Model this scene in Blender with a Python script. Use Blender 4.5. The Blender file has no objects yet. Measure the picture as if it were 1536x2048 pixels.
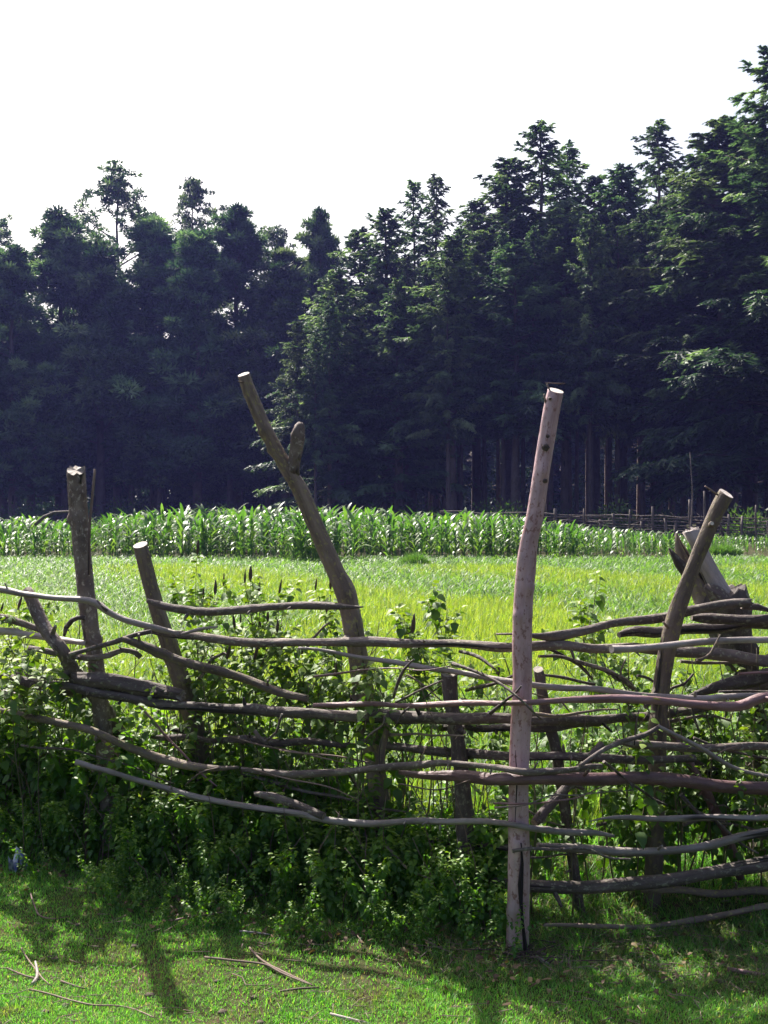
import bpy, math, random
import numpy as np
from mathutils import Vector, Matrix
sc = bpy.context.scene
col = sc.collection
R = math.radians
F = 2162.0           # focal length in photo pixels (1536 x 2048)
CAMH = 1.6
HZ = 1010.0          # horizon row in the photo

# ---------------------------------------------------------------- camera
cam = bpy.data.cameras.new('camera'); camo = bpy.data.objects.new('camera', cam); col.objects.link(camo)
cam.sensor_fit = 'VERTICAL'; cam.sensor_height = 36.0; cam.lens = 36.0 * F / 2048.0
cam.shift_y = -(1024 - HZ) / 2048.0
cam.clip_start = 0.05; cam.clip_end = 3000
camo.location = (0, 0, CAMH); camo.rotation_euler = (R(90), 0, 0)
sc.camera = camo
# ---------------------------------------------------------------- light
sunv = Vector((-0.52, 1.0, 1.28)).normalized()
EL = math.asin(sunv.z); AZ = math.atan2(sunv.x, sunv.y)
w = bpy.data.worlds.new('World'); sc.world = w; w.use_nodes = True
nt = w.node_tree; bg = nt.nodes['Background']
sky = nt.nodes.new('ShaderNodeTexSky'); sky.sky_type = 'NISHITA'; sky.sun_disc = False
sky.sun_elevation = EL; sky.sun_rotation = AZ; sky.air_density = 1.0; sky.dust_density = 7.0; sky.ozone_density = 2.0
nt.links.new(sky.outputs[0], bg.inputs[0]); bg.inputs[1].default_value = 0.09
sl = bpy.data.lights.new('sun', 'SUN'); sl.energy = 5.0; sl.angle = R(0.5); sl.color = (1.0, 0.95, 0.86)
so = bpy.data.objects.new('sun', sl); col.objects.link(so); so.rotation_euler = sunv.to_track_quat('Z', 'Y').to_euler()
sc.view_settings.view_transform = 'Standard'; sc.view_settings.look = 'None'
sc.view_settings.exposure = 1.3; sc.view_settings.gamma = 1.0

# ---------------------------------------------------------------- helpers
def P(px, py, d):
    return Vector(((px - 768) / F * d, d, CAMH - (py - HZ) / F * d))

def tag(o, label=None, cat=None, group=None, kind=None):
    if label: o['label'] = label
    if cat: o['category'] = cat
    if group: o['group'] = group
    if kind: o['kind'] = kind
    return o

def empty(name, loc, rz=0, parent=None):
    o = bpy.data.objects.new(name, None); col.objects.link(o); o.location = loc; o.rotation_euler = (0, 0, rz)
    o.empty_display_size = 0.1
    if parent: o.parent = parent
    return o

def mesh(name, V, faces, mats, midx=None, smooth=False, uv=None):
    """faces: list of int arrays (n,k) with the same k inside each"""
    me = bpy.data.meshes.new(name); V = np.asarray(V)
    if V.ndim == 2 and V.shape[1] == 4: uv = np.stack([V[:, 3], V[:, 3] * 0], 1); V = V[:, :3]   # fourth column: leaf tint, lighter towards the stem tip
    V = np.asarray(V, dtype=np.float32).reshape(-1, 3)
    fl = [np.asarray(f, dtype=np.int32) for f in faces if len(f)]
    loops = np.concatenate([f.ravel() for f in fl])
    tot = np.concatenate([np.full(len(f), f.shape[1], dtype=np.int32) for f in fl])
    st = np.concatenate([[0], np.cumsum(tot)[:-1]]).astype(np.int32)
    me.vertices.add(len(V)); me.vertices.foreach_set('co', V.ravel())
    me.loops.add(len(loops)); me.loops.foreach_set('vertex_index', loops)
    me.polygons.add(len(tot)); me.polygons.foreach_set('loop_start', st); me.polygons.foreach_set('loop_total', tot)
    if midx is not None: me.polygons.foreach_set('material_index', np.asarray(midx, dtype=np.int32))
    if smooth: me.polygons.foreach_set('use_smooth', np.ones(len(tot), dtype=bool))
    if uv is not None:
        l = me.uv_layers.new(name='UVMap'); l.data.foreach_set('uv', np.asarray(uv, dtype=np.float32)[loops].ravel())
    for m in (mats if isinstance(mats, (list, tuple)) else [mats]): me.materials.append(m)
    me.update(calc_edges=True); me.validate()
    return me

def obj(name, me, parent=None, loc=None):
    o = bpy.data.objects.new(name, me); col.objects.link(o)
    if parent: o.parent = parent
    if loc is not None: o.location = loc
    return o

# ---------------------------------------------------------------- materials
class N:
    def __init__(s, name):
        s.m = bpy.data.materials.new(name); s.m.use_nodes = True; s.t = s.m.node_tree; s.t.nodes.clear()
        s.out = s.t.nodes.new('ShaderNodeOutputMaterial')
    def n(s, typ, **kw):
        x = s.t.nodes.new(typ)
        for k, v in kw.items():
            if k.startswith('i_'):
                key = k[2:]; key = int(key) if key.isdigit() else key.replace('_', ' ')
                x.inputs[key].default_value = v
            else: setattr(x, k, v)
        return x
    def l(s, a, b): s.t.links.new(a, b)
    def ramp(s, fac, stops):
        r = s.n('ShaderNodeValToRGB'); e = r.color_ramp.elements
        while len(e) < len(stops): e.new(0.5)
        for i, (p, c) in enumerate(stops): e[i].position = p; e[i].color = (*c, 1)
        s.l(fac, r.inputs[0]); return r.outputs[0]
    def mix(s, fac, a, b, mode='MIX'):
        m = s.n('ShaderNodeMix', data_type='RGBA', blend_type=mode)
        if isinstance(fac, float): m.inputs[0].default_value = fac
        else: s.l(fac, m.inputs[0])
        for k, v in ((6, a), (7, b)):
            if isinstance(v, tuple): m.inputs[k].default_value = (*v, 1)
            else: s.l(v, m.inputs[k])
        return m.outputs[2]
    def noise(s, vec, scale, detail=4, rough=.6):
        x = s.n('ShaderNodeTexNoise'); x.inputs['Scale'].default_value = scale; x.inputs['Detail'].default_value = detail
        x.inputs['Roughness'].default_value = rough
        if vec is not None: s.l(vec, x.inputs['Vector'])
        return x.outputs['Fac']

def leafmat(name, stops, trans=.45, rough=.42, tcol=None, patch=None, spec=.5, objrand=0.0, clump=False):
    k = N(name)
    g = k.n('ShaderNodeNewGeometry'); oi = k.n('ShaderNodeObjectInfo')
    fac = g.outputs['Random Per Island']
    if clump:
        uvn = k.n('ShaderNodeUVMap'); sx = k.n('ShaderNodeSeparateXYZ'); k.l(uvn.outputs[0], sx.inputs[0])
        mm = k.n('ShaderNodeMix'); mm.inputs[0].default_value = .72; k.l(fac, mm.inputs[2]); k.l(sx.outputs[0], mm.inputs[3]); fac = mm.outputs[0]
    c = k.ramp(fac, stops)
    if patch:
        f = k.noise(g.outputs['Position'], patch[0], 3)
        f2 = k.ramp(f, [(patch[2], (0, 0, 0)), (patch[3], (1, 1, 1))])
        c = k.mix(f2, c, patch[1])
    if objrand:
        hs = k.n('ShaderNodeHueSaturation')
        mp = k.n('ShaderNodeMapRange'); mp.inputs[3].default_value = 1 - objrand; mp.inputs[4].default_value = 1 + objrand
        k.l(oi.outputs['Random'], mp.inputs[0]); k.l(mp.outputs[0], hs.inputs['Value'])
        mp2 = k.n('ShaderNodeMapRange'); mp2.inputs[3].default_value = .47; mp2.inputs[4].default_value = .53
        mu = k.n('ShaderNodeMath', operation='MULTIPLY', i_1=7.31); fr = k.n('ShaderNodeMath', operation='FRACT')
        k.l(oi.outputs['Random'], mu.inputs[0]); k.l(mu.outputs[0], fr.inputs[0]); k.l(fr.outputs[0], mp2.inputs[0])
        k.l(mp2.outputs[0], hs.inputs['Hue']); k.l(c, hs.inputs['Color']); c = hs.outputs[0]
    b = k.n('ShaderNodeBsdfPrincipled'); b.inputs['Roughness'].default_value = rough
    b.inputs['Specular IOR Level'].default_value = spec
    k.l(c, b.inputs['Base Color'])
    t = k.n('ShaderNodeBsdfTranslucent')
    tc = k.mix(1.0, c, tcol or (1.9, 2.0, .7), 'MULTIPLY'); k.l(tc, t.inputs[0])
    ms = k.n('ShaderNodeMixShader'); ms.inputs[0].default_value = trans
    k.l(b.outputs[0], ms.inputs[1]); k.l(t.outputs[0], ms.inputs[2]); k.l(ms.outputs[0], k.out.inputs[0])
    return k.m

def barkmat(name, base, dark, light, streak=9.0, along=1.2, bump=.5, lichen=None, rough=.8, pits=.0):
    k = N(name)
    uv = k.n('ShaderNodeUVMap'); mp = k.n('ShaderNodeMapping'); k.l(uv.outputs[0], mp.inputs[0])
    oi = k.n('ShaderNodeObjectInfo'); cx = k.n('ShaderNodeCombineXYZ')
    mu = k.n('ShaderNodeMath', operation='MULTIPLY', i_1=37.0); k.l(oi.outputs['Random'], mu.inputs[0]); k.l(mu.outputs[0], cx.inputs[2])
    k.l(cx.outputs[0], mp.inputs[1]); mp.inputs[3].default_value = (streak * 3, along * 3, 1)
    n1 = k.noise(mp.outputs[0], 1.0, 6, .65)
    mp2 = k.n('ShaderNodeMapping'); k.l(uv.outputs[0], mp2.inputs[0]); mp2.inputs[3].default_value = (26, 14, 1); k.l(cx.outputs[0], mp2.inputs[1])
    n2 = k.noise(mp2.outputs[0], 1.0, 5, .6)
    c = k.ramp(n1, [(.32, dark), (.5, base), (.72, light)])
    c2 = k.ramp(n2, [(.35, tuple(x * .62 for x in base)), (.65, tuple(min(1, x * 1.25) for x in base))])
    c = k.mix(.45, c, c2)
    if lichen:
        mp3 = k.n('ShaderNodeMapping'); k.l(uv.outputs[0], mp3.inputs[0]); mp3.inputs[3].default_value = (70, 45, 1); k.l(cx.outputs[0], mp3.inputs[1])
        n3 = k.noise(mp3.outputs[0], 1.0, 4, .6)
        f = k.ramp(n3, [(.56, (0, 0, 0)), (.64, (1, 1, 1))]); c = k.mix(f, c, lichen)
    # cracks
    mp4 = k.n('ShaderNodeMapping'); k.l(uv.outputs[0], mp4.inputs[0]); mp4.inputs[3].default_value = (streak * 4, along * 1.3, 1); k.l(cx.outputs[0], mp4.inputs[1])
    n4 = k.noise(mp4.outputs[0], 1.0, 3, .5)
    f4 = k.ramp(n4, [(.30, (1, 1, 1)), (.36, (0, 0, 0))]); c = k.mix(f4, c, tuple(x * .25 for x in dark))
    hs = k.n('ShaderNodeHueSaturation'); mpr = k.n('ShaderNodeMapRange'); mpr.inputs[3].default_value = .72; mpr.inputs[4].default_value = 1.25
    k.l(oi.outputs['Random'], mpr.inputs[0]); k.l(mpr.outputs[0], hs.inputs['Value']); k.l(c, hs.inputs['Color'])
    b = k.n('ShaderNodeBsdfPrincipled'); b.inputs['Roughness'].default_value = rough
    k.l(hs.outputs[0], b.inputs['Base Color'])
    ad = k.n('ShaderNodeMath', operation='ADD'); k.l(n1, ad.inputs[0]); k.l(n2, ad.inputs[1])
    sb = k.n('ShaderNodeMath', operation='SUBTRACT'); k.l(ad.outputs[0], sb.inputs[0]); k.l(f4, sb.inputs[1])
    bp = k.n('ShaderNodeBump'); bp.inputs['Strength'].default_value = bump; bp.inputs['Distance'].default_value = .014
    k.l(sb.outputs[0], bp.inputs['Height']); k.l(bp.outputs[0], b.inputs['Normal'])
    k.l(b.outputs[0], k.out.inputs[0]); return k.m

def plain_(name, c):
    k = N(name); b = k.n('ShaderNodeBsdfPrincipled'); b.inputs['Base Color'].default_value = (*c, 1); b.inputs['Roughness'].default_value = 1; k.l(b.outputs[0], k.out.inputs[0]); return k.m
def cutmat(name, c1, c2):
    k = N(name); g = k.n('ShaderNodeNewGeometry')
    n = k.noise(g.outputs['Position'], 90, 4); c = k.ramp(n, [(.3, c2), (.6, c1)])
    b = k.n('ShaderNodeBsdfPrincipled'); b.inputs['Roughness'].default_value = .7; k.l(c, b.inputs['Base Color'])
    bp = k.n('ShaderNodeBump'); bp.inputs['Strength'].default_value = .4; bp.inputs['Distance'].default_value = .003
    k.l(n, bp.inputs['Height']); k.l(bp.outputs[0], b.inputs['Normal'])
    k.l(b.outputs[0], k.out.inputs[0]); return k.m

M = {}
M['grey_bark'] = barkmat('weathered_grey_wood', (.105, .078, .070), (.028, .019, .018), (.27, .215, .20), bump=.8, lichen=(.22, .20, .15))
M['pale'] = barkmat('pale_dry_wood', (.27, .225, .21), (.10, .075, .07), (.48, .42, .40), streak=8, bump=.6, rough=.6)
M['dark'] = barkmat('dark_rough_bark', (.07, .05, .046), (.022, .015, .015), (.16, .125, .12), bump=1.0, lichen=(.16, .15, .11))
M['red'] = barkmat('reddish_bark', (.16, .085, .088), (.06, .026, .03), (.30, .19, .21), bump=.6, rough=.55)
M['brown'] = barkmat('mossy_brown_bark', (.15, .11, .088), (.05, .035, .03), (.28, .225, .17), bump=.9, lichen=(.22, .19, .08))
M['post_grey'] = barkmat('flaking_grey_bark', (.155, .115, .10), (.045, .03, .028), (.31, .26, .23), streak=5, along=4, bump=1.0, lichen=(.36, .31, .27))
M['peeled'] = barkmat('peeled_pinkish_wood', (.56, .37, .39), (.32, .14, .13), (.70, .55, .57), streak=9, along=.5, bump=.4, rough=.5, lichen=(.30, .15, .14))
M['crack'] = plain_('crack_shade', (.012, .008, .008))
M['cut_pale'] = cutmat('fresh_cut_wood', (.62, .55, .50), (.34, .27, .22))
M['cut_grey'] = cutmat('weathered_cut_wood', (.26, .215, .185), (.10, .08, .07))
M['trunk'] = barkmat('conifer_bark', (.13, .092, .08), (.05, .035, .032), (.21, .16, .14), streak=1.5, along=.5, bump=.6)
M['twig'] = barkmat('dry_twig', (.15, .10, .08), (.07, .04, .035), (.28, .22, .18), bump=.2)
M['stem'] = barkmat('green_brown_stem', (.10, .085, .045), (.05, .03, .025), (.15, .15, .07), bump=.2)
M['spike'] = cutmat('dried_flower_spike', (.075, .045, .035), (.03, .018, .015))
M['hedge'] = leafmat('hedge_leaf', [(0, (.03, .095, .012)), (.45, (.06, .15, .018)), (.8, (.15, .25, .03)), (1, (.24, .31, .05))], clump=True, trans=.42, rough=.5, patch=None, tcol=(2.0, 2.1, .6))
M['turf'] = leafmat('turf_blade', [(0, (.07, .20, .03)), (.5, (.12, .32, .05)), (.85, (.18, .38, .07)), (.93, (.28, .26, .11)), (1, (.42, .36, .22))],
                    trans=.45, rough=.5, patch=(4.5, (.14, .15, .05), .56, .76), tcol=(1.7, 2.0, .6))
M['roughgrass'] = leafmat('rough_grass_blade', [(0, (.03, .07, .014)), (.5, (.06, .12, .025)), (.7, (.14, .13, .06)), (1, (.30, .25, .15))], trans=.4, rough=.6, tcol=(1.7, 1.9, .6))
M['grain'] = leafmat('grain_blade', [(0, (.10, .17, .03)), (.5, (.15, .23, .045)), (1, (.23, .28, .08))], trans=.5, rough=.5, tcol=(2.1, 2.0, .6))
M['crop'] = leafmat('crop_leaf', [(0, (.045, .11, .025)), (.5, (.075, .16, .035)), (1, (.13, .22, .06))], trans=.45, rough=.48, tcol=(2.1, 2.1, .7), spec=.4)
M['maize'] = leafmat('maize_leaf', [(0, (.03, .08, .02)), (.5, (.055, .125, .03)), (1, (.12, .19, .05))], trans=.42, rough=.42, tcol=(1.9, 2.1, .7), spec=.5)
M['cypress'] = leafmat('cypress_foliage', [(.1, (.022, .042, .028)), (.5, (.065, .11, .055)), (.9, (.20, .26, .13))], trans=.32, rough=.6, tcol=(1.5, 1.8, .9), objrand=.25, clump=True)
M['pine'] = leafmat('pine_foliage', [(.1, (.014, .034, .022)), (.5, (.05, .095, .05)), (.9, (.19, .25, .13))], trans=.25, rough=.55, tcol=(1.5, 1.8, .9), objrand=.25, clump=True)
M['herb'] = leafmat('herb_leaf', [(0, (.03, .075, .012)), (.5, (.06, .125, .018)), (.8, (.15, .23, .03)), (1, (.25, .31, .05))], clump=True, trans=.28, rough=.6, tcol=(2.0, 2.0, .5))
M['bush'] = leafmat('bush_foliage', [(0, (.03, .06, .02)), (.6, (.055, .10, .03)), (1, (.10, .15, .045))], trans=.35, rough=.5, tcol=(1.7, 1.9, .7))
def soil():
    k = N('ground_soil'); g = k.n('ShaderNodeNewGeometry')
    n1 = k.noise(g.outputs['Position'], 3.0, 6); n2 = k.noise(g.outputs['Position'], 40.0, 5)
    c = k.ramp(n1, [(.35, (.03, .045, .015)), (.5, (.055, .055, .025)), (.65, (.085, .06, .038))])
    c2 = k.ramp(n2, [(.3, (.4, .4, .4)), (.7, (1.3, 1.3, 1.2))]); c = k.mix(1.0, c, c2, 'MULTIPLY')
    b = k.n('ShaderNodeBsdfPrincipled'); b.inputs['Roughness'].default_value = 1; b.inputs['Specular IOR Level'].default_value = .1
    k.l(c, b.inputs['Base Color']); bp = k.n('ShaderNodeBump'); bp.inputs['Strength'].default_value = .8; bp.inputs['Distance'].default_value = .02
    k.l(n2, bp.inputs['Height']); k.l(bp.outputs[0], b.inputs['Normal']); k.l(b.outputs[0], k.out.inputs[0]); return k.m
M['soil'] = soil()
def plain(name, c, rough=.6, c2=None, scale=30):
    k = N(name); g = k.n('ShaderNodeNewGeometry'); n = k.noise(g.outputs['Position'], scale, 4)
    cc = k.ramp(n, [(.35, c), (.65, c2 or tuple(x * 1.4 for x in c))])
    b = k.n('ShaderNodeBsdfPrincipled'); b.inputs['Roughness'].default_value = rough; k.l(cc, b.inputs['Base Color']); k.l(b.outputs[0], k.out.inputs[0]); return k.m

# ---------------------------------------------------------------- ground
def vnoise(x, y, scale, seed, octs=3):
    x = np.asarray(x, float) * scale; y = np.asarray(y, float) * scale; out = 0; amp = 1; tot = 0
    rg_ = np.random.default_rng(seed); G = rg_.random((256, 256))
    for o in range(octs):
        xi = np.floor(x).astype(int); yi = np.floor(y).astype(int); fx_ = x - xi; fy_ = y - yi
        fx_ = fx_ * fx_ * (3 - 2 * fx_); fy_ = fy_ * fy_ * (3 - 2 * fy_)
        g = lambda a, b: G[a & 255, b & 255]
        out = out + amp * ((g(xi, yi) * (1 - fx_) + g(xi + 1, yi) * fx_) * (1 - fy_) + (g(xi, yi + 1) * (1 - fx_) + g(xi + 1, yi + 1) * fx_) * fy_)
        tot += amp; amp *= .5; x = x * 2.03 + 17.3; y = y * 2.03 + 9.1
    return out / tot
rng = np.random.default_rng(7)
def bumps(x, y):
    return (.018 * np.sin(x * 3.1 + 1.3 * np.sin(y * 2.2)) + .014 * np.sin(y * 5.3 + x * 2.1) + .008 * np.sin(x * 11 + y * 9 + 2 * np.sin(x * 4)))
def gz(x, y):
    x = np.asarray(x, float); y = np.asarray(y, float)
    near = np.clip(1 - (np.hypot(x, y - 4) - 5) / 10, 0, 1)
    return bumps(x, y) * near
gx = np.unique(np.concatenate([np.linspace(-200, -12, 16), np.linspace(-12, -4, 20), np.linspace(-4, 4, 120), np.linspace(4, 12, 20), np.linspace(12, 200, 16)]))
gy = np.unique(np.concatenate([np.linspace(-60, -1, 10), np.linspace(-1, 9, 150), np.linspace(9, 30, 30), np.linspace(30, 260, 20)]))
X, Y = np.meshgrid(gx, gy); Vg = np.stack([X, Y, gz(X, Y)], -1).reshape(-1, 3)
nx, ny = len(gx), len(gy); i = np.arange(nx - 1)[None, :] + nx * np.arange(ny - 1)[:, None]; i = i.ravel()
gr = obj('ground', mesh('ground', Vg, [np.stack([i, i + 1, i + nx + 1, i + nx], 1)], M['soil'], smooth=True)); tag(gr, kind='structure')

# ---------------------------------------------------------------- tubes (posts, rails, twigs)
def catmull(pts, step):
    pts = [np.array(p, float) for p in pts]
    if len(pts) == 2: pts = [pts[0], (pts[0] + pts[1]) / 2, pts[1]]
    q = [2 * pts[0] - pts[1]] + pts + [2 * pts[-1] - pts[-2]]
    out = []
    for k in range(1, len(q) - 2):
        L = np.linalg.norm(q[k + 1][:3] - q[k][:3]); n = max(1, int(L / step))
        for j in range(n):
            t = j / n
            out.append(.5 * ((2 * q[k]) + (-q[k - 1] + q[k + 1]) * t + (2 * q[k - 1] - 5 * q[k] + 4 * q[k + 1] - q[k + 2]) * t * t + (-q[k - 1] + 3 * q[k] - 3 * q[k + 1] + q[k + 2]) * t ** 3))
    out.append(q[-2]); return np.array(out)

def tube_arrays(pts, step=.025, ring=12, rough=.07, seed=0, knots=0, wob=0.0, jag=(0, 0), slant=0.0, stubs=0):
    """pts rows: x,y,z,radius"""
    rg = np.random.default_rng(seed)
    c = catmull(pts, step); n = len(c); p = c[:, :3].copy(); r = np.maximum(c[:, 3], .0008)
    s = np.concatenate([[0], np.cumsum(np.linalg.norm(np.diff(p, axis=0), axis=1))])
    if wob:
        for ax in range(3):
            ph = rg.uniform(0, 6.28, 3); fr = rg.uniform(4, 22, 3)
            p[:, ax] += wob * sum(np.sin(s * fr[j] + ph[j]) / (1 + j) for j in range(3)) * .5
    T = np.gradient(p, axis=0); T /= np.linalg.norm(T, axis=1)[:, None] + 1e-9
    ref = np.array([0, 1., 0]) if abs(T[0][1]) < .9 else np.array([1., 0, 0])   # seam towards +Y, away from the camera
    U = ref - (T @ ref)[:, None] * T; U /= np.linalg.norm(U, axis=1)[:, None] + 1e-9
    W = np.cross(T, U)
    a = np.linspace(0, 2 * math.pi, ring + 1)
    disp = np.ones((n, ring + 1))
    for j in range(4):
        k = rg.integers(1, 6); ph = rg.uniform(0, 6.28); f = rg.uniform(2, 30)
        disp += rough * .5 * np.sin(k * a[None, :] + ph + 1.2 * np.sin(s[:, None] * f + j)) * (.6 + .4 * np.sin(s[:, None] * f * .7 + ph))
    lf = rg.uniform(5, 14, 3); lp = rg.uniform(0, 6.28, 3)
    disp += rough * .7 * sum(np.sin(s * lf[j] + lp[j]) for j in range(3))[:, None] * .5
    disp += rg.normal(0, rough * .16, disp.shape)
    for j in range(knots):
        sk = rg.uniform(.03, .97) * s[-1]; ak = rg.uniform(math.pi * .55, math.pi * 1.45); rk = float(np.interp(sk, s, r))
        wd = max(rk * .55, .008)
        da = np.abs((a[None, :] - ak + math.pi) % (2 * math.pi) - math.pi) * rk
        disp += .38 * np.exp(-((s[:, None] - sk) ** 2 + da ** 2) / (wd * wd))
    disp[:, -1] = disp[:, 0]
    V = p[:, None, :] + (r[:, None] * disp)[:, :, None] * (np.cos(a)[None, :, None] * U[:, None, :] + np.sin(a)[None, :, None] * W[:, None, :])
    if jag[0]:
        V[0] -= T[0] * (rg.uniform(0, jag[0], ring + 1))[:, None]; V[0, -1] = V[0, 0]
    if jag[1]:
        V[-1] += T[-1] * (rg.uniform(0, jag[1], ring + 1))[:, None]; V[-1, -1] = V[-1, 0]
    if slant:
        V[0] += T[0] * (slant * (p[0][1] - V[0][:, 1]))[:, None] + T[0] * slant * r[0]
        V[1] = np.where(((V[1] - V[0]) @ T[0] < .002)[:, None], V[0] + T[0] * .002, V[1])
        V[2] = np.where(((V[2] - V[1]) @ T[0] < .002)[:, None], V[1] + T[0] * .002, V[2])
    uvs = np.stack(np.broadcast_arrays(a[None, :] / 6.283 * 2 * math.pi * float(np.mean(r)) , s[:, None]), -1).reshape(-1, 2)
    m = ring + 1
    i = (np.arange(n - 1)[:, None] * m + np.arange(ring)[None, :]).ravel()
    Q = np.stack([i, i + m, i + m + 1, i + 1], 1)
    V = V.reshape(-1, 3)
    # end caps
    c0, c1 = len(V), len(V) + 1
    V = np.vstack([V, V[:ring].mean(0) + T[0] * r[0] * .03, V[(n - 1) * m:(n - 1) * m + ring].mean(0) - T[-1] * r[-1] * .03]); uvs = np.vstack([uvs, [[0, 0]], [[0, s[-1]]]])
    j = np.arange(ring)
    C = np.vstack([np.stack([np.full(ring, c0), j, j + 1], 1), np.stack([np.full(ring, c1), (n - 1) * m + j + 1, (n - 1) * m + j], 1)])
    if stubs:
        ex = [(V, Q, C, uvs)]
        for j in range(stubs):
            k = int(rg.uniform(.06, .94) * (n - 1)); an = rg.uniform(.55, 1.45) * math.pi
            dv = math.cos(an) * U[k] + math.sin(an) * W[k] + T[k] * rg.uniform(-.6, .6); L = rg.uniform(.6, 1.5) * r[k] + rg.uniform(0, .02)
            b0 = p[k]; rr_ = r[k] * rg.uniform(.22, .4)
            ex.append(tube_arrays([(*b0, rr_ * 1.3), (*(b0 + dv * (r[k] + L * .5)), rr_), (*(b0 + dv * (r[k] + L)), rr_ * .7)], step=.012, ring=7, rough=.12, seed=seed + j))
        return multi_tube(ex)
    return V, Q, C, uvs

def tube(name, pts, mat, parent=None, cap=None, origin=None, **kw):
    V, Q, C, uvs = tube_arrays(pts, **kw)
    o0 = np.array(origin if origin is not None else (0, 0, 0), float)
    me = mesh(name, V - o0, [Q, C], [mat, cap or mat], midx=[0] * len(Q) + [1] * len(C), smooth=False, uv=uvs)
    sm = np.array([True] * len(Q) + [False] * len(C)); me.polygons.foreach_set('use_smooth', sm)
    o = obj(name, me, parent)
    return o

def multi_tube(tubes):
    Vs, Qs, Cs, U = [], [], [], []; o = 0
    for V, Q, C, u in tubes:
        Vs.append(V); Qs.append(Q + o); Cs.append(C + o); U.append(u); o += len(V)
    return np.vstack(Vs), np.vstack(Qs), np.vstack(Cs), np.vstack(U)

# fence depth layers: rails lie in front of (0) or behind (1) the posts
FX = [-900, -300, 0, 200, 320, 700, 900, 1040, 1310, 1536, 1900, 2600]
FD = [5.35, 5.05, 4.85, 4.72, 4.72, 4.36, 4.06, 3.77, 4.17, 4.24, 4.35, 4.6]
BD = [5.65, 5.40, 5.17, 5.02, 5.05, 4.70, 4.38, 4.00, 4.47, 4.55, 4.65, 4.9]
def depth(px, t):
    return float(np.interp(px, FX, FD) * (1 - t) + np.interp(px, FX, BD) * t)

fence = empty('fence', (0, 4.4, 0))
tag(fence, 'rustic fence of crooked posts and rough horizontal branches around the green crop field', 'fence')
def fobj(o):
    o.parent = fence; o.matrix_parent_inverse = fence.matrix_world.inverted()
    o.matrix_parent_inverse = Matrix.Translation((0, -4.4, 0)); return o

nseed = [100]
def rail(pts, t=0.0, mat='grey_bark', name='rail', label=None, cap='cut_grey', knots=5, off=0.0, wob=.007, rough=.13, jag=(.0, .0), ring=12):
    """pts: (px, py, width px); t: number or list of (px, t)"""
    nseed[0] += 1
    q = []; pts = list(pts); rq = random.Random(nseed[0])
    if pts[-1][0] >= 1545 and pts[-1][2] > 6:
        ex = pts[-1]; y_ = ex[1] + (1480 - ex[1]) * .15
        pts += [(ex[0] + 260, y_ + rq.uniform(-14, 14), ex[2]), (ex[0] + 560 + rq.uniform(-150, 300), y_ + rq.uniform(-30, 30), ex[2] * .7)]
    if pts[0][0] <= -100 and pts[0][2] > 6:
        ex = pts[0]; pts = [(ex[0] - 420 + rq.uniform(-200, 100), ex[1] + rq.uniform(-30, 30), ex[2] * .8)] + pts
    for (px, py, wd) in pts:
        tt = t if isinstance(t, (int, float)) else float(np.interp(px, [a for a, b in t], [b for a, b in t]))
        d = depth(px, tt) + off
        v = P(px, py, d); q.append((v.x, v.y, v.z, wd * .5 * d / F))
    o = tube(name, q, M[mat], None, M[cap], seed=nseed[0], knots=knots, wob=wob, rough=rough, jag=jag, ring=ring, stubs=0 if len(pts) < 5 else 1 + len(pts) // 4)
    fobj(o)
    if label: o['label'] = label
    return o

def post(pts, d0, d1, mat, name='post', label=None, cap='cut_grey', knots=6, rough=.08, jag=(0, 0), **kw):
    nseed[0] += 1; q = []
    y0, y1 = pts[0][1], pts[-1][1]
    for (px, py, wd) in pts:
        d = d0 + (d1 - d0) * (py - y0) / (y1 - y0)
        v = P(px, py, d); q.append((v.x, v.y, v.z, wd * (.45 if mat == 'peeled' else .5) * d / F))
    # carry on into the ground
    a, b = np.array(q[-2]), np.array(q[-1]); dirn = (b - a)[:3]; dirn /= np.linalg.norm(dirn)
    if b[2] > -.1:
        e = b[:3] + dirn * ((b[2] + .12) / max(.2, -dirn[2])); q.append((*e, b[3]))
    o = tube(name, q, M[mat], None, M[cap], seed=nseed[0], knots=knots, rough=rough, jag=jag, ring=20, step=.02, slant=.38, stubs=0 if mat == 'peeled' else 2, **kw)
    fobj(o)
    if label: o['label'] = label
    return o, q

# ---- posts
post([(152, 938, 37), (156, 1000, 35), (165, 1110, 35), (174, 1200, 34), (188, 1300, 33), (200, 1400, 33), (210, 1500, 34), (218, 1620, 36), (222, 1740, 38)], 4.86, 4.9, 'post_grey', label='grey flaking post with a notched sawn top, leftmost tall one', jag=(.03, 0))
tb = [P(190, 938, 4.84), P(184, 1000, 4.84), (P(179, 1060, 4.82)), P(178, 1150, 4.80)]
fobj(tube('splint', [(*v, .006 if i else .005) for i, v in enumerate(tb)], M['twig'], seed=3, rough=.1))
post([(280, 1084, 29), (289, 1125, 29), (303, 1180, 30), (322, 1240, 32), (348, 1320, 36), (372, 1390, 38), (395, 1480, 38), (415, 1600, 38), (425, 1720, 38)], 4.92, 4.95, 'brown', label='shorter leaning brown post with flat sawn top, behind the split bar')
p3, q3 = post([(486, 744, 23), (497, 778, 25), (516, 825, 26), (540, 878, 28), (570, 930, 29), (598, 975, 33), (622, 1030, 33), (650, 1095, 34), (670, 1140, 34), (690, 1180, 42), (697, 1210, 40), (705, 1250, 42), (714, 1300, 43), (724, 1360, 42), (734, 1420, 42), (746, 1500, 42), (762, 1620, 42), (775, 1760, 42)], 4.55, 4.53, 'brown', label='tall crooked forked post leaning left with a short side branch', cap='cut_grey')
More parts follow.
